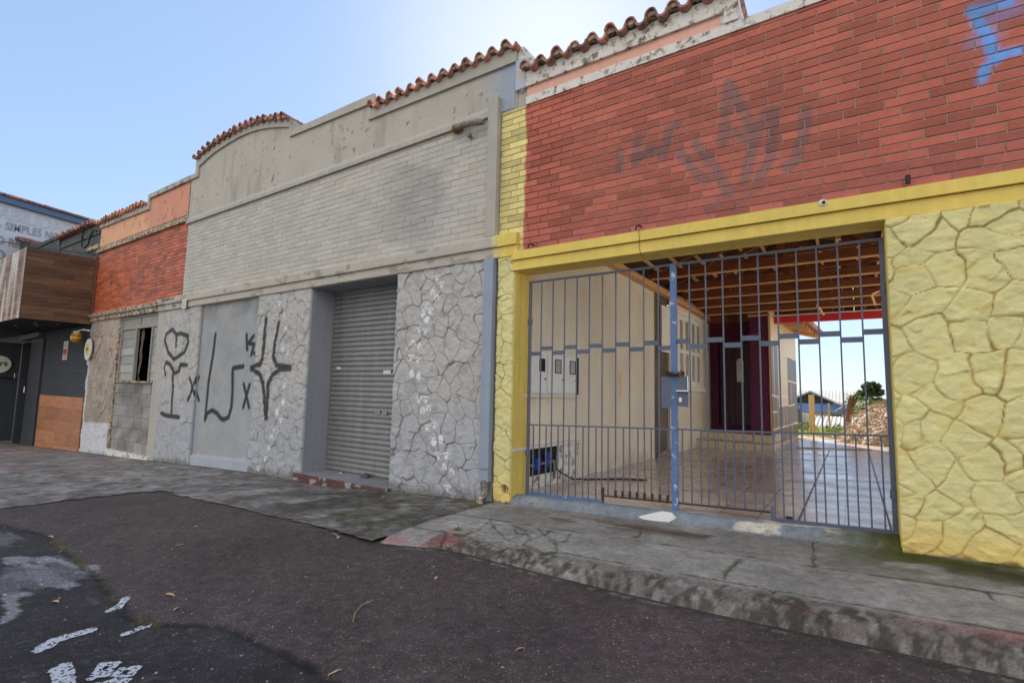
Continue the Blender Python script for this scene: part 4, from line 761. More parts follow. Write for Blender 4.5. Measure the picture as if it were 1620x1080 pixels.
wall_box('jamb', M['grey_pl'], OB, (-13.36, -.012, -.9), (-12.985, .35, 2.98))
bricks('block_infill', M['block'], OB, -15.62, -13.36, -.50, 1.20, .06, lambda x, z: mixc(C3(lin(158, 156, 150), len(x)), np.array(lin(124, 122, 118)), ss(.4, .7, vn(x/.45, np.floor(z/.285)*3.7, 8))), L=.46, H=.285, gap=.02, proj=.03, bev=.008, seed=5, mcol=lambda u, v: C3(lin(188, 182, 172), len(u)), irregular=.12)
wall_box('plinth', M['white_pl'], OB, (-15.66, -.05, -.95), (-13.2, .06, -.46)); wall_box('sill', M['mould'], OB, (-15.64, -.02, 1.20), (-13.35, .12, 1.24))
win = MB(); win.box((-15.62, .03, 1.24), (-15.55, .09, 2.86)); win.box((-13.42, .03, 1.24), (-13.36, .09, 2.86)); win.box((-15.55, .03, 2.80), (-13.42, .09, 2.86)); win.box((-15.55, .032, 2.53), (-13.42, .088, 2.585)); win.box((-14.72, .03, 1.24), (-14.62, .095, 2.53)); win.box((-13.78, .03, 1.24), (-13.72, .095, 2.53)); win.box((-14.5, .034, 2.585), (-14.46, .086, 2.80))
for i in range(1, 6): z = 1.24+i*1.29/6; win.box((-15.55, .034, z-.012), (-14.72, .086, z+.012)); win.box((-13.72, .034, z-.012), (-13.42, .086, z+.012))
wf = win.build('window', mk('grey_window_frame', lin(150, 148, 142), .7, .12, 9, .3), OB)
gp = MB()
for i in range(6): z = 1.24+i*1.29/6; gp.box((-15.55, .055, z+.013), (-14.72, .065, z+.20)); gp.box((-13.72, .055, z+.013), (-13.42, .065, z+.20))
gp.box((-15.55, .055, 2.586), (-14.501, .065, 2.80)); gp.box((-14.459, .055, 2.586), (-13.42, .065, 2.80)); gp.build('pane', M['glassblock'], wf)
mb = MB(); mb.beam((-14.1, .35, 1.2), (-14.25, .42, 2.3), .07, .04); mb.build('leaning_board', M['wood_post'], OB)
relief('broken_brick_edge', M['attr_rough'], OB, (0, .16, 0), X, Z_, -14.62, -14.32, 1.24, 2.53, .03, lambda u, v: .05*fbm(u*7, v*7, 3), lambda u, v: patchy(u, v, lin(122, 96, 84), .5, 7, 6), keep=lambda u, v: u < -14.5+.16*(fbm(v*3.3, v*0, 9)-.4))
MB().box((-15.7, .9, -.9), (-13.0, 1.0, 2.98)).box((-15.68, .3, -.9), (-15.62, .9, 2.98)).box((-15.62, .3, 2.9), (-13.0, .9, 2.97)).build('dark_room', M['black'], OB)
wall_box('body', M['dark2'], OB, (-17.6, 1.2, -.9), (-12.95, 7.0, 4.7))

# ------------------------------------------------------------ bar building with timber bay
BB = empty('bar_building', (-23, .1, -.9), 'charcoal painted building front with timber clad bay above its entrance', 'building')
def bb_c(u, v): return patchy(u, v, lin(66, 68, 72), .14, 101, 1.0)
relief('lower_wall', M['attr'], BB, (0, .0, 0), X, Z_, -23.0, -17.60, -1.2, 2.80, .08, lambda u, v: .004*(fbm(u*2, v*2, 1)), bb_c)
mb = MB(); [mb.box((-21.55, -.004, z), (-17.62, .01, z+.012)) for z in (1.1, 1.5, 1.9, 2.3)]; mb.build('joint_line', M['dark2'], BB)
wall_box('rear_wall', M['dark'], BB, (-23.0, .02, -1.2), (-17.605, .3, 2.80)); wall_box('wall', M['dark'], BB, (-34, .02, -1.4), (-24.2, .3, 2.80)); wall_box('door_head', M['dark'], BB, (-24.2, .02, 2.50), (-23.0, .3, 2.8))
dp = [(-34, 2.8), (-17.67, 2.8), (-17.67, 5.72), (-21.2, 5.72), (-21.3, 5.95), (-24.6, 5.95), (-24.7, 6.2), (-25.6, 6.42), (-27, 6.55), (-29, 6.45), (-34, 6.0)]
mb = MB(); mb.prism(dp, .0, .34); mb.build('upper_wall', M['dark2'], BB)
mb = MB(); mb.prism([(-21.2, 5.45), (-17.68, 5.42), (-17.68, 5.50), (-21.2, 5.53)], -.035, .002); mb.prism([(-24.6, 5.85), (-21.25, 5.85), (-21.25, 5.97), (-24.6, 5.97)], -.04, .002); mb.box((-21.28, -.035, 5.0), (-21.2, .002, 5.85)); mb.build('moulding', M['dark2'], BB)
tiles(BB, [(-21.3, 5.80), (-18.02, 5.80)], mat=M['tile_dk'], y0=-.16); tiles(BB, [(-28.5, 6.52), (-27, 6.60), (-25.6, 6.46), (-24.7, 6.25)], mat=M['tile_dk'], y0=-.16)
relief('mould_edge', M['mould'], BB, (0, -.03, 0), X, Z_, -18.6, -17.66, 4.98, 5.10, .04, lambda u, v: .03*fbm(u*6, v*6, 4), lambda u, v: C3((.5, .5, .5), len(u)), skirt=.05)
# entrance: black gap, door leaf, side panel standing out, wood panel
wall_box('doorway', M['black'], BB, (-24.2, .26, -1.1), (-23.0, .30, 2.5))
dl = MB().box((-22.98, -.045, -.92), (-21.70, -.005, 2.58), .006).build('door', M['dark'], BB); MB().tube([(-22.9, -.05, .78), (-22.9, -.11, .80), (-22.9, -.11, .98), (-22.9, -.05, 1.0)], .02, 8).build('handle', M['chrome'], dl)
MB().box((-21.68, -.012, .75), (-21.60, .008, 2.60)).build('door_gap', M['black'], BB)
lf = MB().box((-24.34, -2.3, -.88), (-24.30, -.0, 2.50), .006).build('open_door', M['dark'], BB); MB().box((-24.30, -2.2, 1.24), (-24.26, -.1, 1.30)).build('push_bar', M['black'], lf); MB().box((-24.298, -.12, 1.26), (-24.25, -.02, 1.44), .01).build('latch', M['chrome'], lf)
mb = MB(); mb.prism([(-23.9, 2.56), (-21.8, 2.62), (-21.75, 2.78), (-23.9, 2.72)], -.16, .0); mb.build('shutter_box', mk('greige_metal', lin(100, 96, 92), .6, .1), BB)
mb = MB()
for r_ in range(5):
    x = -21.5
    while x < -17.64:
        L_ = rnd.uniform(.8, 1.25); x2 = min(x+L_, -17.64); mb.box((x, -.030, -1.0+r_*.352), (x2-.004, -.002, -1.0+(r_+1)*.352-.005), 0); x = x2
mb.build('wood_panel', M['wood_pan'], BB)
# timber bay
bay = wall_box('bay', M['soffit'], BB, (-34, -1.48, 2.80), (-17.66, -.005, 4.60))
mb = MB(); z = 2.795
while z < 4.62:
    y = -1.50
    while y < -.03:
        L_ = rnd.uniform(.45, 1.1); y2 = min(y+L_, -.075); mb.box((-17.655, y, z), (-17.63, y2-.003, z+.112)); y = y2 if y2 < -.08 else 0
    z += .116
mb.build('side_board', M['wood_bay'], bay); mb = MB(); mb.box((-17.66, -.072, 2.79), (-17.615, -.004, 4.72)); mb.build('corner_trim', M['wood_bay'], bay); mb = MB(); mb.box((-17.66, -1.51, 2.78), (-17.625, -1.49, 4.66)); mb.build('corner_trim', M['wood_bay'], bay)
mb = MB(); z = 2.795
while z < 4.6:
    x = -34
    while x < -17.7: L_ = rnd.uniform(1.5, 3); x2 = min(x+L_, -17.66); mb.box((x, -1.505, z), (x2-.004, -1.482, z+.112)); x = x2
    z += .116
mb.build('front_board', M['wood_bay_f'], bay)
for x, y in ((-18.6, -.5), (-18.9, -.9), (-19.6, -.7), (-20.3, -1.0)): MB().tube([(x, y, 2.797), (x, y, 2.785)], .04, 10).build('recessed_spot', M['chrome'], bay)
wall_box('roof', M['dark2'], BB, (-34, .34, 4.6), (-17.7, 7, 4.75))
# lamp, signs
lp = empty('wall_lamp', (-17.7, -.05, 2.6), 'amber glass bulkhead lamp on a white bracket at the corner of the charcoal wall', 'lamp')
MB().tube([(-17.60, -.03, 2.61), (-17.75, -.15, 2.64), (-18.0, -.22, 2.60)], .022, 8).build('bracket', M['white'], lp); MB().tube([(-18.0, -.22, 2.61), (-18.0, -.22, 2.54)], [.07, .09], 12).build('cap', M['white'], lp)
MB().tube([(-18.0, -.22, 2.54), (-18.0, -.22, 2.46), (-18.0, -.22, 2.34), (-18.0, -.22, 2.29)], [.11, .135, .13, .06], 14).build('glass', M['amber'], lp)
mb = MB(); [mb.tube([(-18.0+.14*math.cos(a), -.22+.14*math.sin(a), z) for a in [k*math.pi/8 for k in range(17)]], .008, 6) for z in (2.36, 2.47)]; mb.build('cage_ring', M['darkmetal'], lp)
def disc(name, mat, parent, c, r, axis, th, sz=1.0, n=28):
    mb = MB(); k = [(math.cos(2*math.pi*i/n)*r, math.sin(2*math.pi*i/n)*r*sz) for i in range(n)]
    if axis == 'y': mb.prism([(c[0]+a, c[2]+b) for a, b in k], c[1]-th, c[1], 'xz')
    else: mb.prism([(c[1]+a, c[2]+b) for a, b in k], c[0], c[0]+th, 'yz')
    return mb.build(name, mat, parent)
ov = disc('oval_sign', M['white'], None, (-17.42, -.075, 2.08), .24, 'y', .03, 1.25); tag(ov, 'white oval sign with a yellow centre at the edge of the derelict stone pier', 'sign'); disc('emblem', mk('yellow_ink', lin(214, 182, 60), .6), ov, (-17.44, -.106, 2.10), .13, 'y', .006, 1.2); MB().box((-17.50, -.116, 2.06), (-17.38, -.113, 2.12)).build('emblem_bar', M['blackink'], ov)
nt_ = MB().box((-19.78, -.02, 1.84), (-19.40, -.006, 2.40), .004).build('notice_sign', M['white']); tag(nt_, 'small upright red and white notice on the charcoal wall above the wood panel', 'sign')
mb = MB(); mb.box((-19.75, -.0235, 2.0), (-19.43, -.0205, 2.16)); mb.build('red_band', M['redink'], nt_); mb = MB(); [MB().box((-19.72, -.0235, z), (-19.5, -.0205, z+.02)).build('printed_line', M['redink'], nt_) for z in (2.20, 2.25, 2.30)]; [MB().box((-19.72, -.0235, z), (-19.46, -.0205, z+.03)).build('printed_line', M['redink'], nt_) for z in (1.89, 1.95)]
def text(name, s, mat, parent, size, M4, ext=.002, align='LEFT', space=1.0, bold=.0):
    cu = bpy.data.curves.new(name, 'FONT'); cu.body = s; cu.size = size; cu.extrude = ext; cu.align_x = align; cu.space_character = space; cu.offset = bold
    o = bpy.data.objects.new(name, cu); col.objects.link(o); dg = bpy.context.evaluated_depsgraph_get(); me = bpy.data.meshes.new_from_object(o.evaluated_get(dg)); bpy.data.objects.remove(o)
    me.transform(M4); return link(name, me, mat, parent)
MX = lambda x, y, z, t=0: Matrix.Translation((x, y, z)) @ Matrix(((0, 0, 1, 0), (1, 0, 0, 0), (0, 1, 0, 0), (0, 0, 0, 1))) @ Matrix.Rotation(t, 4, 'Z')
rs = disc('round_sign', mk('cream_enamel', lin(226, 222, 206), .4, .03), None, (-24.25, -.52, 1.73), .29, 'x', .03); tag(rs, 'round cream sign with dark hand lettering on the open bar door', 'sign')
text('lettering', 'rs', M['blackink'], rs, .26, MX(-24.217, -.52, 1.68, .06), .002, bold=.006)
# banner wall behind
BW = empty('banner_building', (-26.4, 3, -1), 'tall side wall behind the charcoal front covered by a faded lettered banner', 'building')
zt = lambda y: 7.86-.085*(y+.7)
mb = MB(); mb.prism([(-3.5, 3), (12, 3), (12, 6.7), (1.9, 7.62), (-3.5, 8.08)], -33, -26.1, 'yz'); mb.build('wall', M['vinyl'], BW)
mb = MB(); mb.prism([(-3.5, 3.2), (3.2, 3.2), (3.2, 7.38), (1.4, 7.55), (-3.5, 7.95)], -26.09, -26.06, 'yz'); mb.build('banner', M['vinyl'], BW)
mb = MB(); mb.prism([(-3.5, 8.0), (-3.5, 8.22), (4.2, 7.62), (4.2, 7.40)], -33, -25.9, 'yz'); mb.build('fascia', mk('blue_grey_fascia', lin(96, 116, 146), .5, .06), BW)
mb = MB()
for i in range(16): y = -3.5+i*.5; z = 8.24-.6*(y+3.5)/7.7; mb.prism([(y, z), (y+.52, z-.04), (y+.52, z+.03), (y, z+.08)], -33, -25.82, 'yz')
mb.build('roof_tiles', M['tile_dk'], BW)
text('lettering', '- SIMPLES NO CUSTO', M['ink'], BW, .42, MX(-26.045, -.66, 6.80, -.02) @ Matrix.Scale(.66, 4, (1, 0, 0)), .004, space=1.08, bold=.008)
text('lettering', 'MO REAL - LUCRO', M['ink'], BW, .42, MX(-26.045, -.9, 6.22, -.02) @ Matrix.Scale(.66, 4, (1, 0, 0)), .004, space=1.08, bold=.008)
text('lettering', 'TABILIDADE', M['ink_f'], BW, .66, MX(-26.045, -1.0, 7.22, -.05) @ Matrix.Scale(.7, 4, (1, 0, 0)), .004, space=1.1, bold=.01); text('lettering', 'O', M['ink'], BW, .6, MX(-26.045, -.85, 5.6, -.02), .004, bold=.01)
o = MB().beam((-37.6, 3.0, 10.1), (-35.2, 3.0, 8.6), .12, .12).build('tmp', M['wood_post']); bpy.data.objects.remove(o)
o = MB().beam((-24.9, .9, 7.02), (-24.0, 1.0, 6.0), .07, .05).build('loose_board', M['wood_post']); tag(o, 'pale loose board leaning up behind the charcoal parapet in front of the banner', 'board')
# cables
def cable(name, a, b, sag, r, label, n=18):
    a, b = Vector(a), Vector(b); pts = [a.lerp(b, t/n)-Vector((0, 0, sag*4*(t/n)*(1-t/n))) for t in range(n+1)]; o = MB().tube(pts, r, 6).build(name, M['darkmetal']); tag(o, label, 'cable'); return o
cable('cable', (-30, -1.7, 7.2), (-17.8, -.05, 4.82), .12, .018, 'thin cable running along the top of the timber bay to the orange wall')
o = MB().tube([(-18.9, -.05, 5.85), (-19.0, -.06, 5.45), (-18.9, -.07, 5.2), (-18.6, -.07, 5.12), (-18.35, -.07, 5.2), (-18.25, -.07, 5.45), (-18.1, -.06, 5.55), (-17.8, -.06, 5.5)], .02, 6).build('cable', M['black']); tag(o, 'black cable looping down from the tiles over the dark upper wall', 'cable')

# ------------------------------------------------------------ house inside the plot (turned about three degrees from the street)
TH = .0565
def local_root(o): o['_loc'] = 1
HS = empty('house', (-3.39, 1.5, 0), 'cream painted house behind the gate with louvred shutters, purple entrance and tiled steps', 'house', rz=-TH); LOC = {HS.name}
_link0 = link
def link(name, me, mat, parent=None):
    if parent is not None and parent.name in LOC:
        if mat is not None: me.materials.append(mat)
        o = bpy.data.objects.new(name, me); col.objects.link(o); o.parent = parent; return o
    return _link0(name, me, mat, parent)
# local frame: x = away from the wall into the passage, y = inwards from y=1.5
zt = lambda y: 3.40-.055*(y-1.8)
def cw_c(u, v):
    c = patchy(u, v, lin(228, 218, 200), .04, 111, 1.2); st = (1-ss(.05, .13, np.abs(u-1.65)))*ss(1.0, 1.2, v)*ss(1.75, 1.6, v)*ss(.3, .6, fbm(u*4, v*2, 112)); c = mixc(c, np.array(lin(222, 178, 104)), st*.6)
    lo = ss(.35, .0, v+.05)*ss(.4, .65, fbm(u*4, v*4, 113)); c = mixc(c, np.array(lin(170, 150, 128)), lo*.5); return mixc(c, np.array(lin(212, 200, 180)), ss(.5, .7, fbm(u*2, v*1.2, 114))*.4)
def wallseg(y0, y1, z0=-.15, z1=None, top=True):
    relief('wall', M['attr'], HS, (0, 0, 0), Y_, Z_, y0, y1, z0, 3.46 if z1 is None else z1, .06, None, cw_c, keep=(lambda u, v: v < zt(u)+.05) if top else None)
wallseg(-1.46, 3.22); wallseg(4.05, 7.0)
wall_box('rear_wall', M['cream'], HS, (-.35, -1.15, -.2), (-.012, 3.21, 3.25)); wall_box('rear_wall', M['cream'], HS, (-.35, 4.06, -.2), (-.012, 7.0, 3.05))
relief('rough_strip', M['attr_rough'], HS, (-.05, 0, 0), Y_, Z_, 3.22, 4.05, -.1, 3.30, .03, lambda u, v: .02*fbm(u*8, v*8, 121), lambda u, v: patchy(u, v, lin(112, 102, 92), .35, 122, 3))
wall_box('reveal', M['cream'], HS, (-.06, 3.19, -.1), (.0, 3.22, 3.25))
wall_box('hanging_board', M['cream'], HS, (.0, 3.55, 2.05), (.03, 4.0, 3.0)); wall_box('skirting_brick', M['mould'], HS, (-.04, 3.45, -.05), (.06, 3.95, .08))
# shutter window
wn_ = MB(); wn_.box((.0, 4.42, 1.32), (.055, 4.50, 3.02)); wn_.box((.0, 6.10, 1.32), (.055, 6.20, 3.02)); wn_.box((.0, 4.5, 2.95), (.055, 6.10, 3.02)); wn_.box((-.0, 4.40, 1.27), (.10, 6.24, 1.34)); wn_.box((.0, 5.28, 1.34), (.045, 5.33, 2.95))
wf = wn_.build('window', M['cream'], HS); MB().box((.0, 6.205, 1.26), (.012, 6.30, 3.05)).build('dark_gap', M['black'], wf)
for a, b in ((4.52, 4.89), (4.90, 5.27), (5.34, 5.71), (5.72, 6.09)):
    mb = MB(); mb.box((.012, a, 1.35), (.04, a+.07, 2.94)); mb.box((.012, b-.07, 1.35), (.04, b, 2.94)); mb.box((.012, a+.07, 1.35), (.04, b-.07, 1.50)); mb.box((.012, a+.07, 2.84), (.04, b-.07, 2.94)); mb.box((.012, a+.07, 2.10), (.04, b-.07, 2.18))
    k = 0; z = 1.51
    while z < 2.83:
        if not 2.07 < z < 2.18: mb.obox((.024, (a+b)/2, z+.018), Y_, (math.cos(.8), 0, -math.sin(.8)), (math.sin(.8), 0, math.cos(.8)), (b-a)/2-.069, .017, .003)
        z += .042
    mb.build('shutter', M['cream'], wf)
MB().box((.001, 4.5, 1.35), (.006, 6.1, 2.95)).build('dark_backing', M['black'], wf)
# steps
sm = mk('beige_step_tile', lin(208, 194, 172), .45, .08, 7, .1, spec=.5)
stp = empty('tmp'); bpy.data.objects.remove(stp)
s1 = MB().box((.0, 5.78, -.12), (1.60, 7.0, .175), .006).build('step', sm, HS); MB().box((.0, 6.12, .176), (1.60, 7.0, .345), .006).build('step', sm, HS)
mb = MB(); [mb.box((x, 5.776, -.1), (x+.006, 5.781, .17)) for x in (.42, .84, 1.26)]; [mb.box((x, 6.116, .18), (x+.006, 6.121, .34)) for x in (.3, .72, 1.14, 1.45)]; mb.box((1.5985, 5.9, .168), (1.603, 7.0, .180)); mb.box((.0, 5.772, .158), (1.6, 5.781, .172)); mb.box((.0, 6.112, .330), (1.6, 6.121, .343)); [mb.box((1.5985, y, -.1), (1.603, y+.008, .34)) for y in (6.2, 6.5, 6.8)]; mb.build('grout_line', mk('grout', lin(120, 96, 76), .9), s1)
# purple entrance
wall_box('porch_wall', M['maroon'], HS, (.0, 6.96, .34), (.20, 7.10, 3.15)); wall_box('porch_wall', M['maroon'], HS, (.2, 6.96, 2.50), (1.12, 7.10, 3.15))
wall_box('porch_sill', M['maroon'], HS, (.2, 6.92, .34), (1.12, 7.10, .46))
MB().box((1.10, 6.22, .346), (1.50, 7.15, 3.02), .006).build('column', M['maroon'], HS); MB().box((1.08, 6.20, 3.02), (1.54, 7.1, 3.06)).build('capping', M['wood_bat'], HS); MB().box((1.502, 6.2, .0), (1.53, 6.24, 3.12)).build('edge_board', M['wood_bat'], HS)
MB().box((1.12, 6.95, 2.5), (1.105, 7.1, 2.6)).build('lintel', M['maroon'], HS)
dr_ = MB().box((.21, 7.05, .46), (1.11, 7.09, 2.50), .004).build('door', M['maroon_d'], HS)
mb = MB(); mb.box((.24, 7.02, .5), (.30, 7.05, 2.48)); mb.box((1.03, 7.02, .5), (1.09, 7.05, 2.48)); [mb.box((x, 7.035, .5), (x+.012, 7.05, 2.4)) for x in (.42, .55, .85, .95)]; mb.build('moulding', M['maroon_d'], dr_)
n = 12; mb = MB(); mb.prism([(.62, 1.53), (.78, 1.53), (.78, 2.02)]+[(.70+.08*math.cos(a), 2.02+.09*math.sin(a)) for a in [math.pi*k/n for k in range(1, n)]]+[(.62, 2.02)], 7.025, 7.045, 'xz'); mb.build('glass_pane', mk('frosted_glass', lin(228, 238, 232), .3, .25, 40, .3), dr_)
MB().box((.94, 6.98, 1.10), (1.06, 7.05, 1.13)).build('handle', M['chrome'], dr_)
# tiled side wall beyond the porch
def tw_c(u, v):
    c = patchy(u, v, lin(226, 206, 168), .05, 131, 2); P = [(6.25, 1.25, 7.1, 2.30), (6.25, .72, 6.75, 1.22), (6.78, .5, 7.2, 1.22), (6.25, .12, 7.2, .48), (7.25, .12, 8.2, .95), (8.25, .12, 9.0, .62), (9.03, .12, 9.84, .62), (8.3, .66, 8.9, 1.6), (8.3, 1.64, 8.9, 2.25), (8.95, .66, 9.84, 1.3), (8.95, 1.34, 9.84, 2.1), (7.3, 1.0, 7.6, 1.25), (6.25, .72, 6.6, .9)]
    dk = (v > .1) & ((v < .98) | ((u < 7.05) & (v < 2.38)) | ((u > 8.35) & (v < 2.25))); n_ = fbm(u*2.5, v*1.5, 141, 5); n2 = ss(.4, .6, vn(np.floor(u/.33)*3.1, np.floor(v/.6)*5.3, 9))
    c = mixc(c, np.array(lin(98, 88, 90)), dk*1.0); c = mixc(c, np.array(lin(122, 98, 82)), dk*n2*.7); c = c*(1+dk[:, None]*(.6*(n_-.5))[:, None])
    gl_ = [[(6.25, .45), (9.84, .48)], [(6.25, 1.22), (7.0, 1.18)], [(6.9, 1.2), (6.9, .47)], [(6.25, .85), (6.8, .83)], [(7.1, .96), (8.3, .98)], [(7.35, .96), (7.35, 1.2)], [(7.35, 1.2), (8.25, 1.2)], [(7.7, .96), (7.7, .5)], [(8.1, .95), (8.1, .12)], [(8.4, 2.24), (9.84, 2.22)], [(8.4, 1.6), (9.84, 1.58)], [(8.9, 1.6), (8.9, .9)], [(8.4, .96), (9.4, .98)], [(6.6, .45), (6.6, .12)], [(7.3, .46), (7.3, .12)], [(8.9, .47), (8.9, .12)], [(6.55, 2.36), (6.55, 1.22)]]
    c = mixc(c, np.array(lin(236, 230, 218)), (1-ss(.012, .024, np.minimum.reduce([sdist(u, v, g) for g in gl_])))*.95)
    return mixc(c, np.array(lin(206, 176, 150)), ss(.12, .1, v))
relief('tiled_wall', mk('glazed_wall_tile', attr=True, rough=.4, noise=.06, nscale=9, bump=.1, spec=.5), HS, (1.54, 0, 0), Y_, Z_, 6.24, 9.85, -.15, 3.25, .02, None, tw_c)
wall_box('rear_wall', M['cream'], HS, (1.20, 7.15, -.2), (1.535, 9.85, 3.25)); wall_box('rear_wall', M['cream'], HS, (-3.5, 7.2, -.2), (1.2, 9.84, 3.0))
mb = MB(); [mb.beam((.6, y, 3.30), (2.12, y, 2.88), .06, .11) for y in (7.0, 7.55, 8.1, 8.65, 9.2, 9.75, 10.1)]; mb.build('eave_rafter', M['wood_bat'], HS)
mb = MB(); k = 34
for i in range(k):
    y = 6.9+3.4*i/k; mb.tube([(.0, y, 3.62), (1.1, y, 3.28), (2.22, y, 2.95+rnd.uniform(-.01, .01))], [.055]*3, 8)
mb.prism([(.0, 3.50), (2.15, 2.90), (2.15, 2.93), (.0, 3.56)], 6.85, 10.35, 'xz'); mb.build('eave_tiles', M['tile_dk'], HS)

# ------------------------------------------------------------ timber roof over the passage
RF = empty('passage_roof', (-1, 4, 3), 'open timber roof with bare joists over the gated passage', 'roof')
for y, zb in ((1.4, 3.36), (2.75, 3.34), (4.05, 3.30), (5.1, 3.25), (5.9, 3.20), (6.75, 3.15), (7.6, 3.10)):
    xl = -3.30+TH*(y-1.5)
    mb = MB(); mb.beam((xl+.12, y, zb+.085), (1.45, y+.04, zb+.10), .06, .12); jo = mb.build('joist', M['wood_raf'], RF); mb = MB(); mb.beam((xl+.12, y, zb+.012), (1.45, y+.04, zb+.03), .066, .022); mb.build('lit_underside', M['wood_lit'], jo)  # pale strip paints floor-bounce light along the bottom of each joist
for i, y in enumerate((1.42, 2.78, 4.09, 5.14, 5.94, 6.79, 7.64)):
    zb = (3.36, 3.34, 3.30, 3.25, 3.20, 3.15, 3.1)[i]; xl = -3.30+TH*(y-1.5)
    mb = MB(); mb.beam((xl, y+.05, zb+.16), (-.9, y+.05, 4.22), .055, .12); mb.beam((-.9, y+.05, 4.22), (1.75, y+.05, zb+.18), .055, .12); mb.build('rafter', M['wood_raf'], RF)
    mb = MB(); mb.beam((-.9, y+.05, zb+.16), (-.9, y+.05, 4.2), .06, .10, (1, 0, 0)); mb.beam((-2.1, y+.05, zb+.16), (-1.7, y+.05, 3.85), .05, .08, (1, 0, 0)); mb.beam((.3, y+.05, zb+.16), (.0, y+.05, 3.9), .05, .08, (1, 0, 0)); mb.beam((-3.0, y+.35, zb+.22), (1.2, y+.30, zb+.34), .04, .05); mb.build('strut', M['wood_raf'], RF)
def rz_(x, y): t_ = 3.42-.04*(y-1.4); return t_+(4.30-t_)*(1-abs((x+.9)/(2.45 if x < -.9 else 2.7)))
nb = 0
for i in range(8):
    for s_ in (-1, 1):
        x = -.9+s_*(.15+i*.31); mb = MB(); mb.beam((x, .3, rz_(x, .3)-.02), (x, 8.5, rz_(x, 8.5)-.02), .05, .035); mb.build('batten', M['wood_bat'], RF)
mb = MB()
for s_ in (-1, 1):
    for j in range(38):
        ya = .27+j*.217; yb = ya+(.2145 if j in (33, 35) else .2168)+0
        xe = -3.42 if s_ < 0 else 1.5
        mb.poly([(-.9, ya, rz_(-.9, ya)+.02), (xe, ya, rz_(xe, ya)+.02), (xe, yb, rz_(xe, yb)+.02), (-.9, yb, rz_(-.9, yb)+.02)])
        mb.poly([(-.9, ya, rz_(-.9, ya)+.05), (xe, ya, rz_(xe, ya)+.05), (xe, yb, rz_(xe, yb)+.05), (-.9, yb, rz_(-.9, yb)+.05)])
mb.build('roof_covering', M['underside'], RF, fix=False)
mb = MB(); mb.beam((-3.34, .3, 3.43), (-3.30+TH*5.9, 8.4, 3.10), .12, .10); mb.build('wall_plate', M['wood_bat'], RF)
mb = MB(); mb.beam((-3.36, .3, 3.56), (-3.36+TH*5.9, 8.4, 3.28), .03, .22); mb.build('infill_board', M['ply'], RF)
mb = MB(); mb.beam((.35, 6.0, 3.06), (.75, 6.5, 3.32), .03, .03); mb.beam((.35, 6.0, 3.06), (.42, 6.6, 2.96), .03, .03); mb.beam((-.55, 7.0, 3.1), (-.45, 7.5, 2.95), .03, .03); mb.build('loose_lath', M['wood_lit'], RF)
mb = MB()
for i in range(14): x = -2.9+rnd.random()*4.3; y = rnd.uniform(2.0, 7.4); mb.beam((x, y, rz_(x, y)-.10), (x, y+.12, rz_(x, y)-.10), .08, .09)
mb.build('packing_block', M['wood_lit'], RF)
rb = MB().box((-1.66, 8.10, 2.90), (1.9, 8.22, 3.06), .004).build('cross_beam', M['red'], RF); MB().box((-1.64, 8.085, 3.062), (1.9, 8.22, 3.085)).build('beam_trim', M['cream'], rb)
mb = MB()
for i in range(27):
    x = -3.5+i*.2; z2 = rz_(x+.1, 8.3)+.02
    if z2 > 3.16: mb.box((x, 8.235, 3.0 if x < -1.75 else 3.09), (x+(.19 if i in (17, 20, 22) else .1985), 8.255, z2-.0))
mb.build('gable_board', M['wood_raf'], RF)
# unseen wall added far right to bounce sunlight into the passage
o = MB().box((5.6, .4, -.1), (5.8, 16, 3.1)).build('bounce_wall', M['cream']); tag(o, 'plain cream wall added out of view on the far right to bounce sunlight into the passage', 'wall')
o = MB().box((1.66, 3.6, -.1), (1.82, 3.76, 3.3)).build('roof_post', M['wood_raf']); tag(o, 'timber roof post in the middle of the open right side of the passage', 'post')
side = relief('yard', mk('pale_bounce_gravel', attr=True, rough=.95, noise=.2, nscale=5, bump=.6, bscale=25), None, (0, 0, 0), X, Y_, 2.15, 5.7, .35, 11.4, .4, lambda u, v: .06+.01*fbm(u, v, 3), lambda u, v: patchy(u, v, lin(232, 222, 200), .12, 3, .8)); tag(side, kind='structure')  # unseen side ground, made extra pale to bounce light into the passage
o = MB().box((1.70, 8.05, -.1), (1.95, 8.28, 3.1)).build('roof_post', M['wood_raf']); tag(o, 'timber post at the right end of the red beam', 'post')

# ------------------------------------------------------------ meter cabinet and the pipe recess on the cream wall
def lroot(name, y, z, label, cat):
    o = empty(name, (-3.39+TH*(y-1.5), y, z), label, cat, rz=-TH); LOC.add(o.name); return o
mc = lroot('meter_cabinet', .52, 1.16, 'white three door meter cabinet with small windows on the cream wall behind the gate bars', 'cabinet')
wm_ = mk('white_cabinet_paint', lin(222, 222, 222), .5, .05, 6, .05)
MB().box((.0, -.25, .0), (.03, 1.18, .56), .003).build('back_frame', wm_, mc); MB().box((.0, -.25, -.035), (.075, 1.20, -.004)).build('bottom_ledge', M['white'], mc)
for i, (a, b) in enumerate(((-.24, .28), (.30, .72), (.74, 1.08))):
    d_ = MB().box((.031, a, .02), (.050, b, .53), .003).build('door', wm_, mc); wy = a+(b-a)*(.62 if i else .78)
    MB().box((.0495, wy-.07, .30), (.053, wy+.07, .47)).build('window', M['black'] if i == 0 else M['glassblock'], d_)
    if i: mb = MB(); [mb.box(q0, q1) for q0, q1 in (((.050, wy-.08, .29), (.056, wy-.065, .48)), ((.050, wy+.065, .29), (.056, wy+.08, .48)), ((.050, wy-.065, .47), (.056, wy+.065, .482)), ((.050, wy-.065, .288), (.056, wy+.065, .30)))]; mb.build('window_frame', M['darkmetal'], d_)
    MB().tube([(.05, b-.04, .20), (.058, b-.04, .20)], .014, 8).build('latch', M['darkmetal'], d_)
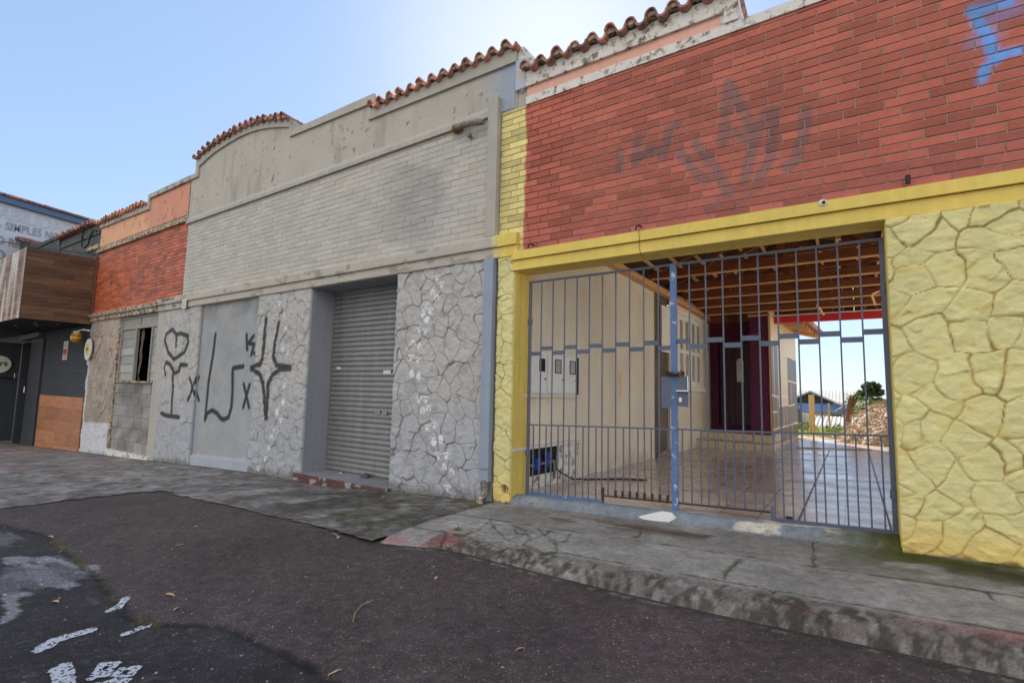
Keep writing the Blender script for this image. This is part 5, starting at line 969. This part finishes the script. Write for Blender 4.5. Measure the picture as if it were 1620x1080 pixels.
MB().box((.03, 1.10, .0), (.056, 1.125, .54)).build('edge_shadow_gap', M['darkmetal'], mc)
pr = lroot('pipe_recess', .52, .0, 'low recess under a white ledge holding the water valve by the left gate leaf', 'recess')
MB().box((.0, -.5, .475), (.09, 1.22, .51), .003).build('ledge', M['white'], pr); MB().box((.001, .62, -.1), (.012, 1.20, .475)).build('side_panel', M['white_pl'], pr); MB().box((.001, -.5, -.1), (.008, .62, .12)).build('lower_panel', M['white_pl'], pr); MB().box((.001, -.5, .12), (.006, .62, .475)).build('dark_opening', M['black'], pr); MB().box((.0, 1.185, -.1), (.035, 1.215, .475)).build('edge', M['white'], pr)
wv = lroot('water_meter', .62, .18, 'blue water meter with grey pipes in the dark recess behind the left gate leaf', 'water meter')
MB().tube([(.045, -.35, .08), (.045, .40, .09)], .018, 10).build('pipe', M['pvc'], wv); MB().tube([(.05, -.03, .02), (.05, -.03, .17)], [.055, .06], 14).build('meter_body', M['blue'], wv); MB().tube([(.05, .22, .03), (.05, .22, .20)], [.03, .03], 12).build('valve', M['blue'], wv); MB().tube([(.05, .16, .205), (.05, .28, .205)], .014, 8).build('valve_handle', M['blue'], wv); MB().tube([(.04, .40, .09), (.04, .41, .0), (.05, .40, -.14)], .016, 10).build('pipe', M['pvc'], wv)
pts = [(-3.40, 1.0, .22), (-3.33, 1.15, .10), (-3.27, 1.35, .0), (-3.18, 1.55, -.02), (-2.95, 1.7, -.01), (-2.7, 1.85, .0), (-2.4, 1.9, .012)]
o = MB().tube(pts, .012, 8).build('hose', M['darkmetal']); tag(o, 'dark hose trailing from the water meter recess over the tiled floor', 'hose')

# ------------------------------------------------------------ double swing gate
GT = empty('gate', (-1.55, .2, 0), 'double leaf blue grey metal bar gate chained shut across the garage opening', 'gate')
gy = .20; xl0, xc, xr0 = -3.285, -1.52, .255
top = lambda x: 2.565+.004*(x+1.5); low = lambda x: .885+.028*x; flo = lambda x: .04*x+.096
def zbot(x): return flo(x)+(.075 if -2.31 < x < -.645 else .018)
bw = .0064
def bar(x, z0, z1, nm='bar', r=bw): MB().box((x-r, gy-r, z0), (x+r, gy+r, z1)).build(nm, M['steel'], GT)
MB().tube([(xl0, gy, flo(xl0)-.01), (xl0, gy, top(xl0))], .021, 12).build('hinge_post', M['steel'], GT)
MB().box((xr0-.022, gy-.022, flo(xr0)-.01), (xr0+.022, gy+.022, top(xr0)), .003).build('hinge_post', M['steel'], GT)
MB().box((xc-.030, gy-.028, flo(xc)-.03), (xc+.030, gy+.02, top(xc)), .003).build('meeting_post', M['steel_post'], GT)
for px, zz in ((xl0, 2.05), (xl0, .45), (xr0, 2.12), (xr0, .42)): MB().tube([(px, gy, zz-.035), (px, gy, zz+.035)], .031, 12).build('hinge', M['steel'], GT)
for a, b in ((xl0, xc-.03), (xc+.03, xr0)):
    mb = MB(); mb.beam((a, gy, top(a)-.01), (b, gy, top(b)-.01), .022, .022); mb.build('top_rail', M['steel'], GT)
    mb = MB(); mb.beam((a, gy, low(a)), (b, gy, low(b)), .014, .016); mb.build('lower_rail', M['steel'], GT)
for a, b, mt in ((xl0, -2.31, 'steel_post'), (-.645, xr0, 'steel')):
    mb = MB(); mb.beam((a, gy, zbot(a+.01)-.004 if a > -3 else zbot(a)), (b, gy, flo(b)+.016), .026, .026); mb.build('bottom_rail', M[mt], GT)
for a, b in ((-2.31, xc-.03), (xc+.03, -.645)):
    mb = MB(); mb.beam((a, gy, flo(a)+.075), (b, gy, flo(b)+.075), .020, .014); mb.build('bottom_rail', M['rust'], GT)
MB().box((-2.322, gy-.012, flo(-2.31)+.0), (-2.298, gy+.012, flo(-2.31)+.16)).build('rail_step', M['rust'], GT); MB().box((-.657, gy-.012, flo(-.645)), (-.633, gy+.012, flo(-.645)+.13)).build('rail_step', M['steel'], GT)
for side, (a, b) in enumerate(((xl0, xc), (xc, xr0))):
    xs = [a+(b-a)*k/11 for k in range(12)]
    for k in range(1, 11):
        bar(xs[k], zbot(xs[k]), top(xs[k])-.012)
    for k in range(11):
        x = (xs[k]+xs[k+1])/2; bar(x+(.01 if k % 3 else -.006), zbot(x), low(x)-.004, 'short_bar', .0062)
        hi = (k % 2 == 1) if side == 0 else (k % 2 == 0)
        zc = 1.652+.052*(x-xl0)/3.54+(.060 if hi else 0); x0 = xs[k]-(.004 if k else 0); x1 = xs[k+1]+(.004 if k < 10 else 0)
        MB().box((x0, gy-.012-.001*(k % 2), zc-.024), (x1, gy-.0078, zc+.024)).build('cross_plate', M['steel'], GT)
    if side == 0:
        for k in range(7, 11):
            for dx in (0, (b-a)/22): x = xs[k]+dx; MB().box((x-.011, gy-.011, zbot(x)-.01), (x+.011, gy+.011, zbot(x)+.07)).build('rust_scale', M['rust'], GT)
lb = MB().box((xc-.125, gy-.036, 1.055), (xc-.030, gy-.030, 1.375), .002).build('cover_plate', M['steel'], GT)
lk = MB().box((xc+.030, gy-.036, 1.075), (xc+.145, gy-.028, 1.385), .002).build('lock_plate', M['steel'], GT)
MB().box((xc+.035, gy-.075, 1.225), (xc+.15, gy-.036, 1.238), .003).build('lock_case_edge', M['chrome'], lk); MB().box((xc+.142, gy-.045, 1.232), (xc+.150, gy-.036, 1.385)).build('lock_case_edge', M['chrome'], lk); MB().box((xc+.055, gy-.041, 1.12), (xc+.083, gy-.036, 1.165), .002).build('key_cylinder', M['chrome'], lk)
mb = MB(); mb.tube([(xc, gy-.01, flo(xc)-.03), (xc, gy-.01, flo(xc)-.1)], .012, 8); mb.obox((xc, gy-.01, flo(xc)-.045), X, Y_, Z_, .05, .03, .006); mb.build('drop_bolt', M['rust'], GT)
# chain round the posts
mb = MB()
def ring(c, ax, ay, ra, rb, r): n = 12; mb.tube([Vector(c)+Vector(ax)*math.cos(2*math.pi*i/n)*ra+Vector(ay)*math.sin(2*math.pi*i/n)*rb for i in range(n+1)], r, 6, cap=False)
for i in range(18):
    a = 2*math.pi*i/18; c = (xc+.01+.085*math.cos(a), gy-.012+.052*math.sin(a), 1.405+.012*math.sin(2*a)+.004*(i % 2)); tg = Vector((-math.sin(a), .6*math.cos(a), 0)).normalized(); o_ = Vector((0, 0, 1)) if i % 2 else Vector((math.cos(a), math.sin(a), 0)); ring(c, tg, o_, .021, .013, .0052)
for i in range(5): ring((xc-.04+.02*i, gy-.065, 1.395-.004*(i % 2)), (1, 0, .2), (0, .4, 1) if i % 2 else (0, 1, -.4), .021, .013, .0055)
ch = mb.build('chain', M['rust']); tag(ch, 'rusty chain wound round the middle post of the gate above the lock', 'chain')

# ------------------------------------------------------------ beyond the slab: posts, stump, brush, plants
def G2(x, y): return .06-3.2*float(ss(14.5, 24, np.array([y]))[0])
o = MB().box((-1.13, 13.0, .0), (-.98, 13.08, 1.27), .008).build('fence_post', M['wood_post']); tag(o, 'thick pale wooden post standing in the weeds behind the house corner', 'post')
o = MB().box((-.74, 16.0, -.6), (-.68, 16.06, 1.0), .004).build('fence_post', M['wood_post']); tag(o, 'thin wooden stake between the thick post and the tree stump', 'post')
st = empty('tree_stump', (-.12, 12.5, 0), 'cut brown trunk with long green leaves growing round it beside the brush pile', 'plant')
mb = MB(); mb.tube([(-.20, 12.5, -.1), (-.17, 12.5, .3), (-.10, 12.5, .75), (-.04, 12.5, 1.12), (-.01, 12.5, 1.28)], [.10, .085, .08, .085, .05], 12); mb.tube([(-.08, 12.5, .8), (.03, 12.45, 1.05), (.10, 12.45, 1.2)], [.05, .045, .03], 9); mb.build('trunk', M['bark'], st, smooth=True)
def blade(mb, base, d, L, wd, droop, seg=5):
    d = Vector(d).normalized(); sd = d.cross(Vector((0, 0, 1))); sd = sd.normalized() if sd.length > .01 else Vector((1, 0, 0)); p = Vector(base); n = len(mb.v)
    for i in range(seg+1):
        t = i/seg; w_ = wd*math.sin(math.pi*min(.98, .12+.88*t))*.9+.001; mb.v += [tuple(p-sd*w_), tuple(p+sd*w_+Vector((0, 0, w_*.4)))]; p = p+d*(L/seg); d = (d+Vector((0, 0, -droop/seg))).normalized()
    for i in range(seg): mb.f.append([n+2*i, n+2*i+1, n+2*i+3, n+2*i+2])
mb = MB()
for i in range(26):
    a = rnd.uniform(0, 6.28); z = rnd.uniform(.85, 1.25); blade(mb, (-.05, 12.5, z), (math.cos(a), math.sin(a)*.7, rnd.uniform(-.3, 1.0)), rnd.uniform(.28, .6), rnd.uniform(.025, .045), rnd.uniform(.6, 2.0))
mb.build('leaf', M['leaf'], st, fix=False)
def leafcloud(mb, c, rad, n, s, rr, shape=None):
    for _ in range(n):
        while True:
            p = Vector((rr.uniform(-1, 1), rr.uniform(-1, 1), rr.uniform(-1, 1)))
            if p.length <= 1 and (shape is None or shape(p)): break
        q = Vector(c)+Vector((p.x*rad[0], p.y*rad[1], p.z*rad[2])); u_ = Vector((rr.uniform(-1, 1), rr.uniform(-1, 1), rr.uniform(-1, 1))).normalized(); v_ = u_.cross(Vector((rr.uniform(-1, 1), rr.uniform(-1, 1), rr.uniform(-1, 1)))).normalized(); k = s*rr.uniform(.6, 1.3)
        mb.poly([q-u_*k, q-v_*k*.45, q+u_*k, q+v_*k*.45])
def tree(x, y, z0, z1, w_, label, seed, mat='leaf_d', s=.2, n=2600, group=None):
    r = random.Random(seed); t = empty('tree', (x, y, z0), label, 'tree', group); mb = MB(); mb.tube([(x, y, z0), (x+.1, y, (z0+z1)/2), (x, y, z1-.3)], [.2, .14, .04], 8)
    L = []
    for i in range(16):
        f = r.uniform(.3, .98); a = r.uniform(0, 6.28); z = z0+(z1-z0)*f; rad = w_*(1.15-f)*r.uniform(.5, 1); e = (x+math.cos(a)*rad, y+math.sin(a)*rad, z+rad*.25); mb.tube([(x, y, z-.1), e], [.05, .015], 5); L.append(e)
    mb.build('trunk', M['bark'], t); mb = MB()
    for e in L+[(x, y, z1-.2)]: leafcloud(mb, e, (w_*.34, w_*.34, w_*.18), n//17, s, r)
    mb.build('crown', M[mat], t, fix=False)
tree(1.0, 34, -3.9, 2.15, 1.5, 'feathery dark green tree rising behind the brush pile in the distance', 3, s=.15, n=5200)
mb = MB(); r5 = random.Random(15)
for c, rd, n in (((.35, 13.6, .95), (.42, .4, .35), 260), ((.75, 13.2, .70), (.6, .4, .45), 620), ((.15, 14.0, .75), (.3, .3, .3), 120)): leafcloud(mb, c, rd, n, .05, r5)
sh = empty('shrub', (.5, 13.4, .1), 'light green shrub between the tree stump and the brush pile', 'shrub'); mb.build('foliage', M['leaf'], sh, fix=False); MB().tube([(.5, 13.4, 0), (.45, 13.5, .6), (.3, 13.6, 1.0)], [.03, .02, .01], 6).build('stem', M['bark'], sh)
# brush pile
mb = MB(); r6 = random.Random(6)
def pile_z(x, y): q = ((x-2.1)/2.45)**2+((y-10.9)/2.1)**2; return .05+max(0, 1-q)**.9*1.45+.12*math.sin(x*5)*math.cos(y*4)*(1 if q < 1 else 0)
P = []
for i in range(46):
    for j in range(40): x = -.4+i*.11; y = 8.75+j*.11; P.append((x, y, pile_z(x, y)-.05 if ((x-2.1)/2.45)**2+((y-10.9)/2.1)**2 < 1 else -.3))
mb.v = P; mb.f = [[i*40+j, (i+1)*40+j, (i+1)*40+j+1, i*40+j+1] for i in range(45) for j in range(39)]
for _ in range(9000):
    a = r6.uniform(0, 6.28); q = math.sqrt(r6.random()); x = 2.1+2.5*q*math.cos(a); y = 10.9+2.2*q*math.sin(a)
    if x > 3.4: continue
    z = pile_z(x, y)+r6.uniform(-.03, .06); u_ = Vector((r6.uniform(-1, 1), r6.uniform(-1, 1), r6.uniform(-.6, .6))).normalized(); v_ = u_.cross(Vector((r6.uniform(-1, 1), r6.uniform(-1, 1), 2))).normalized(); k = r6.uniform(.02, .06); c = Vector((x, y, z))
    mb.poly([c-u_*k, c-v_*k*.4, c+u_*k, c+v_*k*.4])
for _ in range(900):
    a = r6.uniform(0, 6.28); q = math.sqrt(r6.random()); x = 2.0+2.4*q*math.cos(a); y = 10.8+2.1*q*math.sin(a)
    if x > 3.2: continue
    z = pile_z(x, y)+.03; b = r6.uniform(0, 6.28); L_ = r6.uniform(.2, .8); el = r6.uniform(-.15, .35); d = Vector((math.cos(b), math.sin(b)*.6, el)); c = Vector((x, y, z)); mb.tube([c-d*L_/2, c+Vector((0, 0, .04)), c+d*L_/2], [.009, .007, .004], 4)
o = mb.build('brush_pile', M['drydk'], None, fix=False); tag(o, 'heap of dry brown brush and leaves at the end of the passage', 'brush pile', kind='stuff')
# weeds
mb = MB(); r7 = random.Random(17)
for _ in range(4200):
    x = r7.uniform(-3.2, .9); y = r7.uniform(12.6, 15.5) if r7.random() < .8 else r7.uniform(11.9, 12.7)
    h = r7.uniform(.05, .15)*(1+.8*(vn(np.array([x*1.5]), np.array([y*1.5]), 4)[0] > .6)); blade(mb, (x, y, .05), (r7.uniform(-.5, .5), r7.uniform(-.5, .5), 1), h, .010, r7.uniform(.3, 1.3), 3)
o = mb.build('grass', M['leaf_y'], None, fix=False); tag(o, 'bright sunlit weeds and grass behind the paved passage', 'grass', kind='stuff')
for i, (x, y, lb_) in enumerate(((-1.75, 13.0, 'leafy weed clump against the tiled corner of the house'), (-1.35, 14.2, 'leafy weed clump left of the thick wooden post'), (-.45, 13.6, 'leafy weed clump between the thick post and the tree stump'))):
    t = empty('weed', (x, y, .05), lb_, 'weed', 'weed clumps in the back yard'); mb = MB(); leafcloud(mb, (x, y, .22), (.32, .3, .18), 200, .045, random.Random(i)); mb.build('foliage', M['leaf'], t, fix=False); MB().tube([(x, y, .0), (x+.03, y, .5)], [.012, .004], 5).build('stem', M['bark'], t)
# ------------------------------------------------------------ far houses
FH = empty('far_house', (-2.3, 34, -4), 'distant gabled house with a blue upper wall and corrugated roof', 'house')
MB().box((-4.6, 34.3, -4.2), (1.2, 42, .35)).build('wall', M['h_wall'], FH); bw_ = MB().box((-4.6, 34.0, .22), (-.25, 34.3, .78)).build('blue_band', M['h_blue'], FH)
mb = MB(); mb.prism([(-3.9, .76), (-2.32, 1.52), (-.75, .76)], 34.25, 34.4); mb.build('gable_opening', M['h_slate'], FH)
mb = MB(); mb.prism([(-4.5, .50), (-2.32, 1.62), (-.2, .54), (-.2, .46), (-2.32, 1.50), (-4.5, .40)], 33.6, 38); mb.build('gable_roof', M['h_blue'] if False else M['corr'], FH)
mb = MB(); mb.prism([(-4.55, .36), (-2.32, 1.49), (-.15, .40), (-.15, .47), (-2.32, 1.57), (-4.55, .44)], 33.5, 33.62); mb.build('bargeboard', mk('slate_blue_board', lin(110, 122, 140), .6), FH)
def corrug(name, mat, parent, x0, x1, ya, za, yb, zb, pitch=.18, amp=.03):
    n = int((x1-x0)/pitch*6); mb = MB()
    for i in range(n+1):
        x = x0+(x1-x0)*i/n; h = amp*math.sin(2*math.pi*(x-x0)/pitch); mb.v += [(x, ya, za+h), (x, yb, zb+h)]
    mb.f = [[2*i, 2*i+2, 2*i+3, 2*i+1] for i in range(n)]; return mb.build(name, mat, parent, fix=False)
corrug('main_roof', M['corr'], FH, -7.5, .35, 36.4, .55, 40.5, 1.72, .22, .012)
w2 = MB().box((-1.35, 34.24, -.02), (-.55, 34.30, .14)).build('window', M['white'], FH); MB().box((-1.28, 34.22, .0), (-.62, 34.24, .11)).build('pane', M['h_slate'], w2)
SR = empty('shed', (-.6, 21, -3.5), 'low shed with a pale corrugated roof in front of the blue gabled house', 'shed')
corrug('roof', M['corr'], SR, -1.62, 2.6, 19.5, -.22, 24.5, .26, .17, .03); MB().box((-1.6, 19.7, -3.6), (2.5, 24.4, -.27)).build('wall', M['h_wall'], SR)
W2 = MB().box((-3.6, 26.0, -3.8), (-1.75, 26.3, .32)).build('yard_wall', M['grey_pl']); tag(W2, 'rough grey garden wall beside the shed', 'wall')
o = MB().box((-2.62, 25.5, -3.6), (-2.28, 25.8, .58), .02).build('chimney_post', M['dark2']); tag(o, 'dark square pillar in front of the blue gabled house', 'pillar')
H3 = empty('far_building', (6, 60, -4), 'pale far building right of the tree just above the brush pile', 'building'); MB().box((3.3, 60, -4.5), (12, 66, 3.3)).build('wall', M['white'], H3); MB().box((3.7, 59.95, 2.0), (5.2, 60.0, 3.0)).build('window', M['h_slate'], H3)

# ------------------------------------------------------------ litter
def leaf_mesh(seed, L=.045, W=.018):
    r = random.Random(seed); mb = MB(); n = 6; lo = []; hi = []
    for i in range(n+1):
        t = i/n; w_ = W*math.sin(math.pi*(.04+.94*t))**.8; z = .004*math.sin(t*3.1)*r.uniform(.5, 1.5)+.003; lo.append((-L+2*L*t, -w_, z+.5*w_)); hi.append((-L+2*L*t, w_, z+.3*w_))
    mid = [(-L+2*L*i/n, 0, lo[i][2]-.006) for i in range(n+1)]; b = len(mb.v); mb.v += lo+mid+hi; k = n+1
    for i in range(n): mb.f += [[b+i, b+i+1, b+k+i+1, b+k+i], [b+k+i, b+k+i+1, b+2*k+i+1, b+2*k+i]]
    return mb
protos = [leaf_mesh(i, L, W) for i, (L, W) in enumerate(((.042, .018), (.030, .015), (.05, .016)))]
lm = [p.build('fallen_leaf', M['dry'], None, fix=False) for p in protos]
hz = lambda x, y: float((rp_h if (x > -3.55 and y > -1.65) else (rh2 if (y < -1.9 and x > -8.4) else (lambda u, v: .04*u+.012)))(np.array([x]), np.array([y]))[0])
spots = [(-3.72, -3.45, .5), (-3.46, -3.52, 1.9), (-4.9, -2.9, 1.2), (-4.05, -1.95, .4), (-3.95, -1.98, 2.3), (-4.3, -1.6, 1.), (-2.55, -2.2, 2.1), (-3.3, -2.75, .3), (-2.1, -3.4, 1.2), (-1.5, -2.7, .8), (-5.6, -3.5, 2.0), (-6.3, -3.4, .2), (-5.9, -1.3, 1.1), (-6.8, -1.0, 2.), (-7.9, -.9, .6), (-5.0, -.5, 1.5), (-4.4, -.25, .1), (-4.9, -.2, 2.2), (-3.1, .0, .2), (-2.85, -.05, .1), (-8.9, -.5, 1.), (-10.5, -.8, .4), (-12.4, -.35, 2.), (-3.9, -.35, .9), (-.2, .02, .3), (-5.5, -2.5, .7), (-2.9, -1.75, .1), (-4.2, -3.9, .3), (-1.9, 3.0, .5), (-.6, 4.8, 1.2), (-2.6, 1.6, .3), (-1.0, 7.0, 2.), (-1.3, 6.3, .9), (-2.3, 6.6, 1.7)]
LEAF = ['pale dry leaf on the asphalt beside the upper end of the short white paint dash', 'dry leaf at the lower end of the mossy seam beside the short white dash', 'long dry leaf on the left half of the purplish asphalt patch', 'dry leaf at the edge where asphalt meets the tip of the raised pavement', 'dry leaf touching the raised pavement tip at the asphalt edge', 'dry leaf on old pavement just left of the raised pavement tip', 'tiny dry leaf on bare asphalt below the reddish kerb end', 'dry leaf in the middle of the asphalt patch left of the long straw', 'dry leaf on the dark asphalt at the bottom centre of the picture', 'tiny dry leaf on dark asphalt in front of the mossy kerb', 'dry leaf at the upper end of the mossy seam in the asphalt', 'dry leaf near the far left start of the asphalt seam', 'dry leaf on old pavement in front of the shutter, nearer the asphalt', 'dry leaf on old pavement below the left jamb of the shutter', 'dry leaf on old pavement below the star shaped graffiti', 'dry leaf close to the foot of the stone cladding with white paw prints', 'dry leaf at the wall foot left of the square downpipe', 'dry leaf at the foot of the paw printed stones, right of the shutter step', 'dry leaf on the cement ramp at the left end of the gate, nearer the pier', 'dry leaf on the cement ramp under the left gate leaf', 'dry leaf on old pavement below the smooth rendered panel with graffiti', 'dry leaf on old pavement below the heart graffiti', 'dry leaf on old pavement below the heart graffiti nearest the wall', 'dry leaf below the round hole of the yellow pier', 'dry leaf on the cement ramp near the right end of the gate', 'dry leaf on the upper middle of the asphalt patch', 'dry leaf by the moss tuft on the asphalt at the reddish kerb end', 'curled dry leaf on rough asphalt left of the long white paint line', 'dry leaf on the tiled floor behind the middle gate post', 'dry leaf on the tiled floor halfway along the passage', 'dry leaf on the tiled floor near the meter cabinet wall', 'dry leaf on the bright tiles right of the house steps', 'dry leaf on the tiles near the right corner of the house steps', 'dry leaf on the tiles just in front of the house steps']
for i, (x, y, a) in enumerate(spots):
    o = lm[i] if i < 3 else lm[i % 3].copy()
    if i >= 3: col.objects.link(o)
    z = (.04*x+.100) if y > .15 else hz(x, y); o.location = (x, y, z+.004); o.rotation_euler = (rnd.uniform(-.2, .2), rnd.uniform(-.2, .2), a); s_ = rnd.uniform(.5, .95); o.scale = (s_, s_, s_)
    tag(o, LEAF[i], 'leaf', 'dry leaves scattered over street, pavement and garage floor')
o = MB().tube([(-2.62, -2.72, 0), (-2.60, -2.83, .008), (-2.55, -2.92, .004), (-2.47, -3.0, 0)], .0038, 5).build('straw', M['twig']); o.location.z = road_h(np.array([-2.6]), np.array([-2.8]))[0]+.006; tag(o, 'long thin pale straw lying on the middle of the asphalt patch', 'straw')
o = MB().tube([(-1.1, 8.05, .058), (-.4, 8.0, .10), (.3, 8.15, .112)], .014, 6).build('stick', M['twig']); tag(o, 'long thin stick lying across the bright floor at the end of the passage', 'stick')
o = MB().tube([(-.45, -1.50, .012), (-.30, -1.56, .010), (-.16, -1.60, .0)], .0028, 6).build('twig', mk('rusty_twig', lin(120, 70, 50), .9)); tag(o, 'thin reddish twig lying on the mossy kerb', 'twig'); o.location.z = -.03
# white scrap on the ramp, bits at the shutter, stone, rag
mb = MB(); k = [(-1.83, -.015), (-1.72, .02), (-1.60, .055), (-1.50, .05), (-1.46, .02), (-1.52, -.03), (-1.65, -.035), (-1.76, -.035)]
mb.v = [(x, y, float(rp_h(np.array([x]), np.array([y]))[0])+.006) for x, y in k]+[(x*.9-.164, y*.7+.002, float(rp_h(np.array([x]), np.array([y]))[0])+.022) for x, y in k]; mb.f = [list(range(8, 16))]+[[i, (i+1) % 8, 8+(i+1) % 8, 8+i] for i in range(8)]
o = mb.build('plaster_scrap', M['white']); tag(o, 'pale flat scrap of plaster lying on the cement ramp below the gate lock', 'scrap')
def rock(name, c, r, mat, label, cat, sq=.6, seed=1):
    import bmesh
    bm = bmesh.new(); bmesh.ops.create_icosphere(bm, subdivisions=2, radius=1); rr = random.Random(seed)
    for q in bm.verts: q.co *= 1+rr.uniform(-.16, .16)
    for q in bm.verts: q.co = Vector((c[0]+q.co.x*r, c[1]+q.co.y*r*.8, c[2]+q.co.z*r*sq))
    mb = MB(); mb.addbm(bm); o = mb.build(name, mat); tag(o, label, cat); return o
rock('stone', (-6.35, .34, -.17), .085, M['dark2'], 'dark rounded stone lying at the foot of the roller shutter', 'stone', .55, 3); rock('crumpled_paper', (-6.95, .36, -.195), .05, M['mould'], 'small crumpled beige paper at the foot of the roller shutter', 'paper', .5, 5)
rock('debris', (-5.6, .36, -.19), .05, M['rust'], 'small rusty debris on the shutter step beside the right jamb', 'debris', .6, 8)
rock('cobble', (-3.73, -.13, -.115), .06, M['mould'], 'pinkish grey stone under the end of the square downpipe', 'stone', .9, 9)
rock('pebble', (-.52, .3, .095), .035, M['darkmetal'], 'small dark pebble on the bright tiles just inside the right gate leaf', 'pebble', .5, 11)
for i, (x, y, lb_) in enumerate(((-2.77, -1.80, 'small moss tuft where the kerb meets the asphalt near its left end'), (-3.12, -1.30, 'tiny green tuft in the crack of the raised pavement'), (-3.42, -.03, 'small weeds at the foot of the yellow pier'), (-.0, 5.5, None))):
    if lb_ is None: continue
    t = MB()
    for _ in range(26): blade(t, (x+rnd.gauss(0, .028), y+rnd.gauss(0, .015), hz(x, y)-.004), (rnd.uniform(-.7, .7), rnd.uniform(-.7, .7), .9), rnd.uniform(.015, .045), .003, .8, 3)
    o = t.build('weed_tuft', M['leaf'], None, fix=False); tag(o, lb_, 'weed')
mb = MB()
for _ in range(900):
    x = rnd.uniform(-12, 1.5); y = (rnd.gauss(-.06, .05) if rnd.random() < .55 else rnd.uniform(-4.6, -.1)) if x < -3.4 else (rnd.uniform(-4.6, -1.75) if rnd.random() < .8 else rnd.uniform(-.05, .0))
    if y > -.01: y = -.03
    z = hz(x, y); r_ = rnd.uniform(.003, .009)*(1.3 if y < seam(x) else 1); c = Vector((x, y, z+r_*.4)); n = len(mb.v); 
    mb.v += [tuple(c+Vector(q)*r_*rnd.uniform(.6, 1.3)) for q in ((1, 0, 0), (0, 1, 0), (-1, 0, 0), (0, -1, 0), (0, 0, .7), (0, 0, -.7))]; mb.f += [[n+a, n+b, n+4] for a, b in ((0, 1), (1, 2), (2, 3), (3, 0))]+[[n+b, n+a, n+5] for a, b in ((0, 1), (1, 2), (2, 3), (3, 0))]
o = mb.build('gravel', mk('loose_grit', lin(150, 142, 134), .85, .2, 8, 0, island=.5), None, fix=False); tag(o, 'loose grit scattered over the street and pavement', 'grit', kind='stuff')
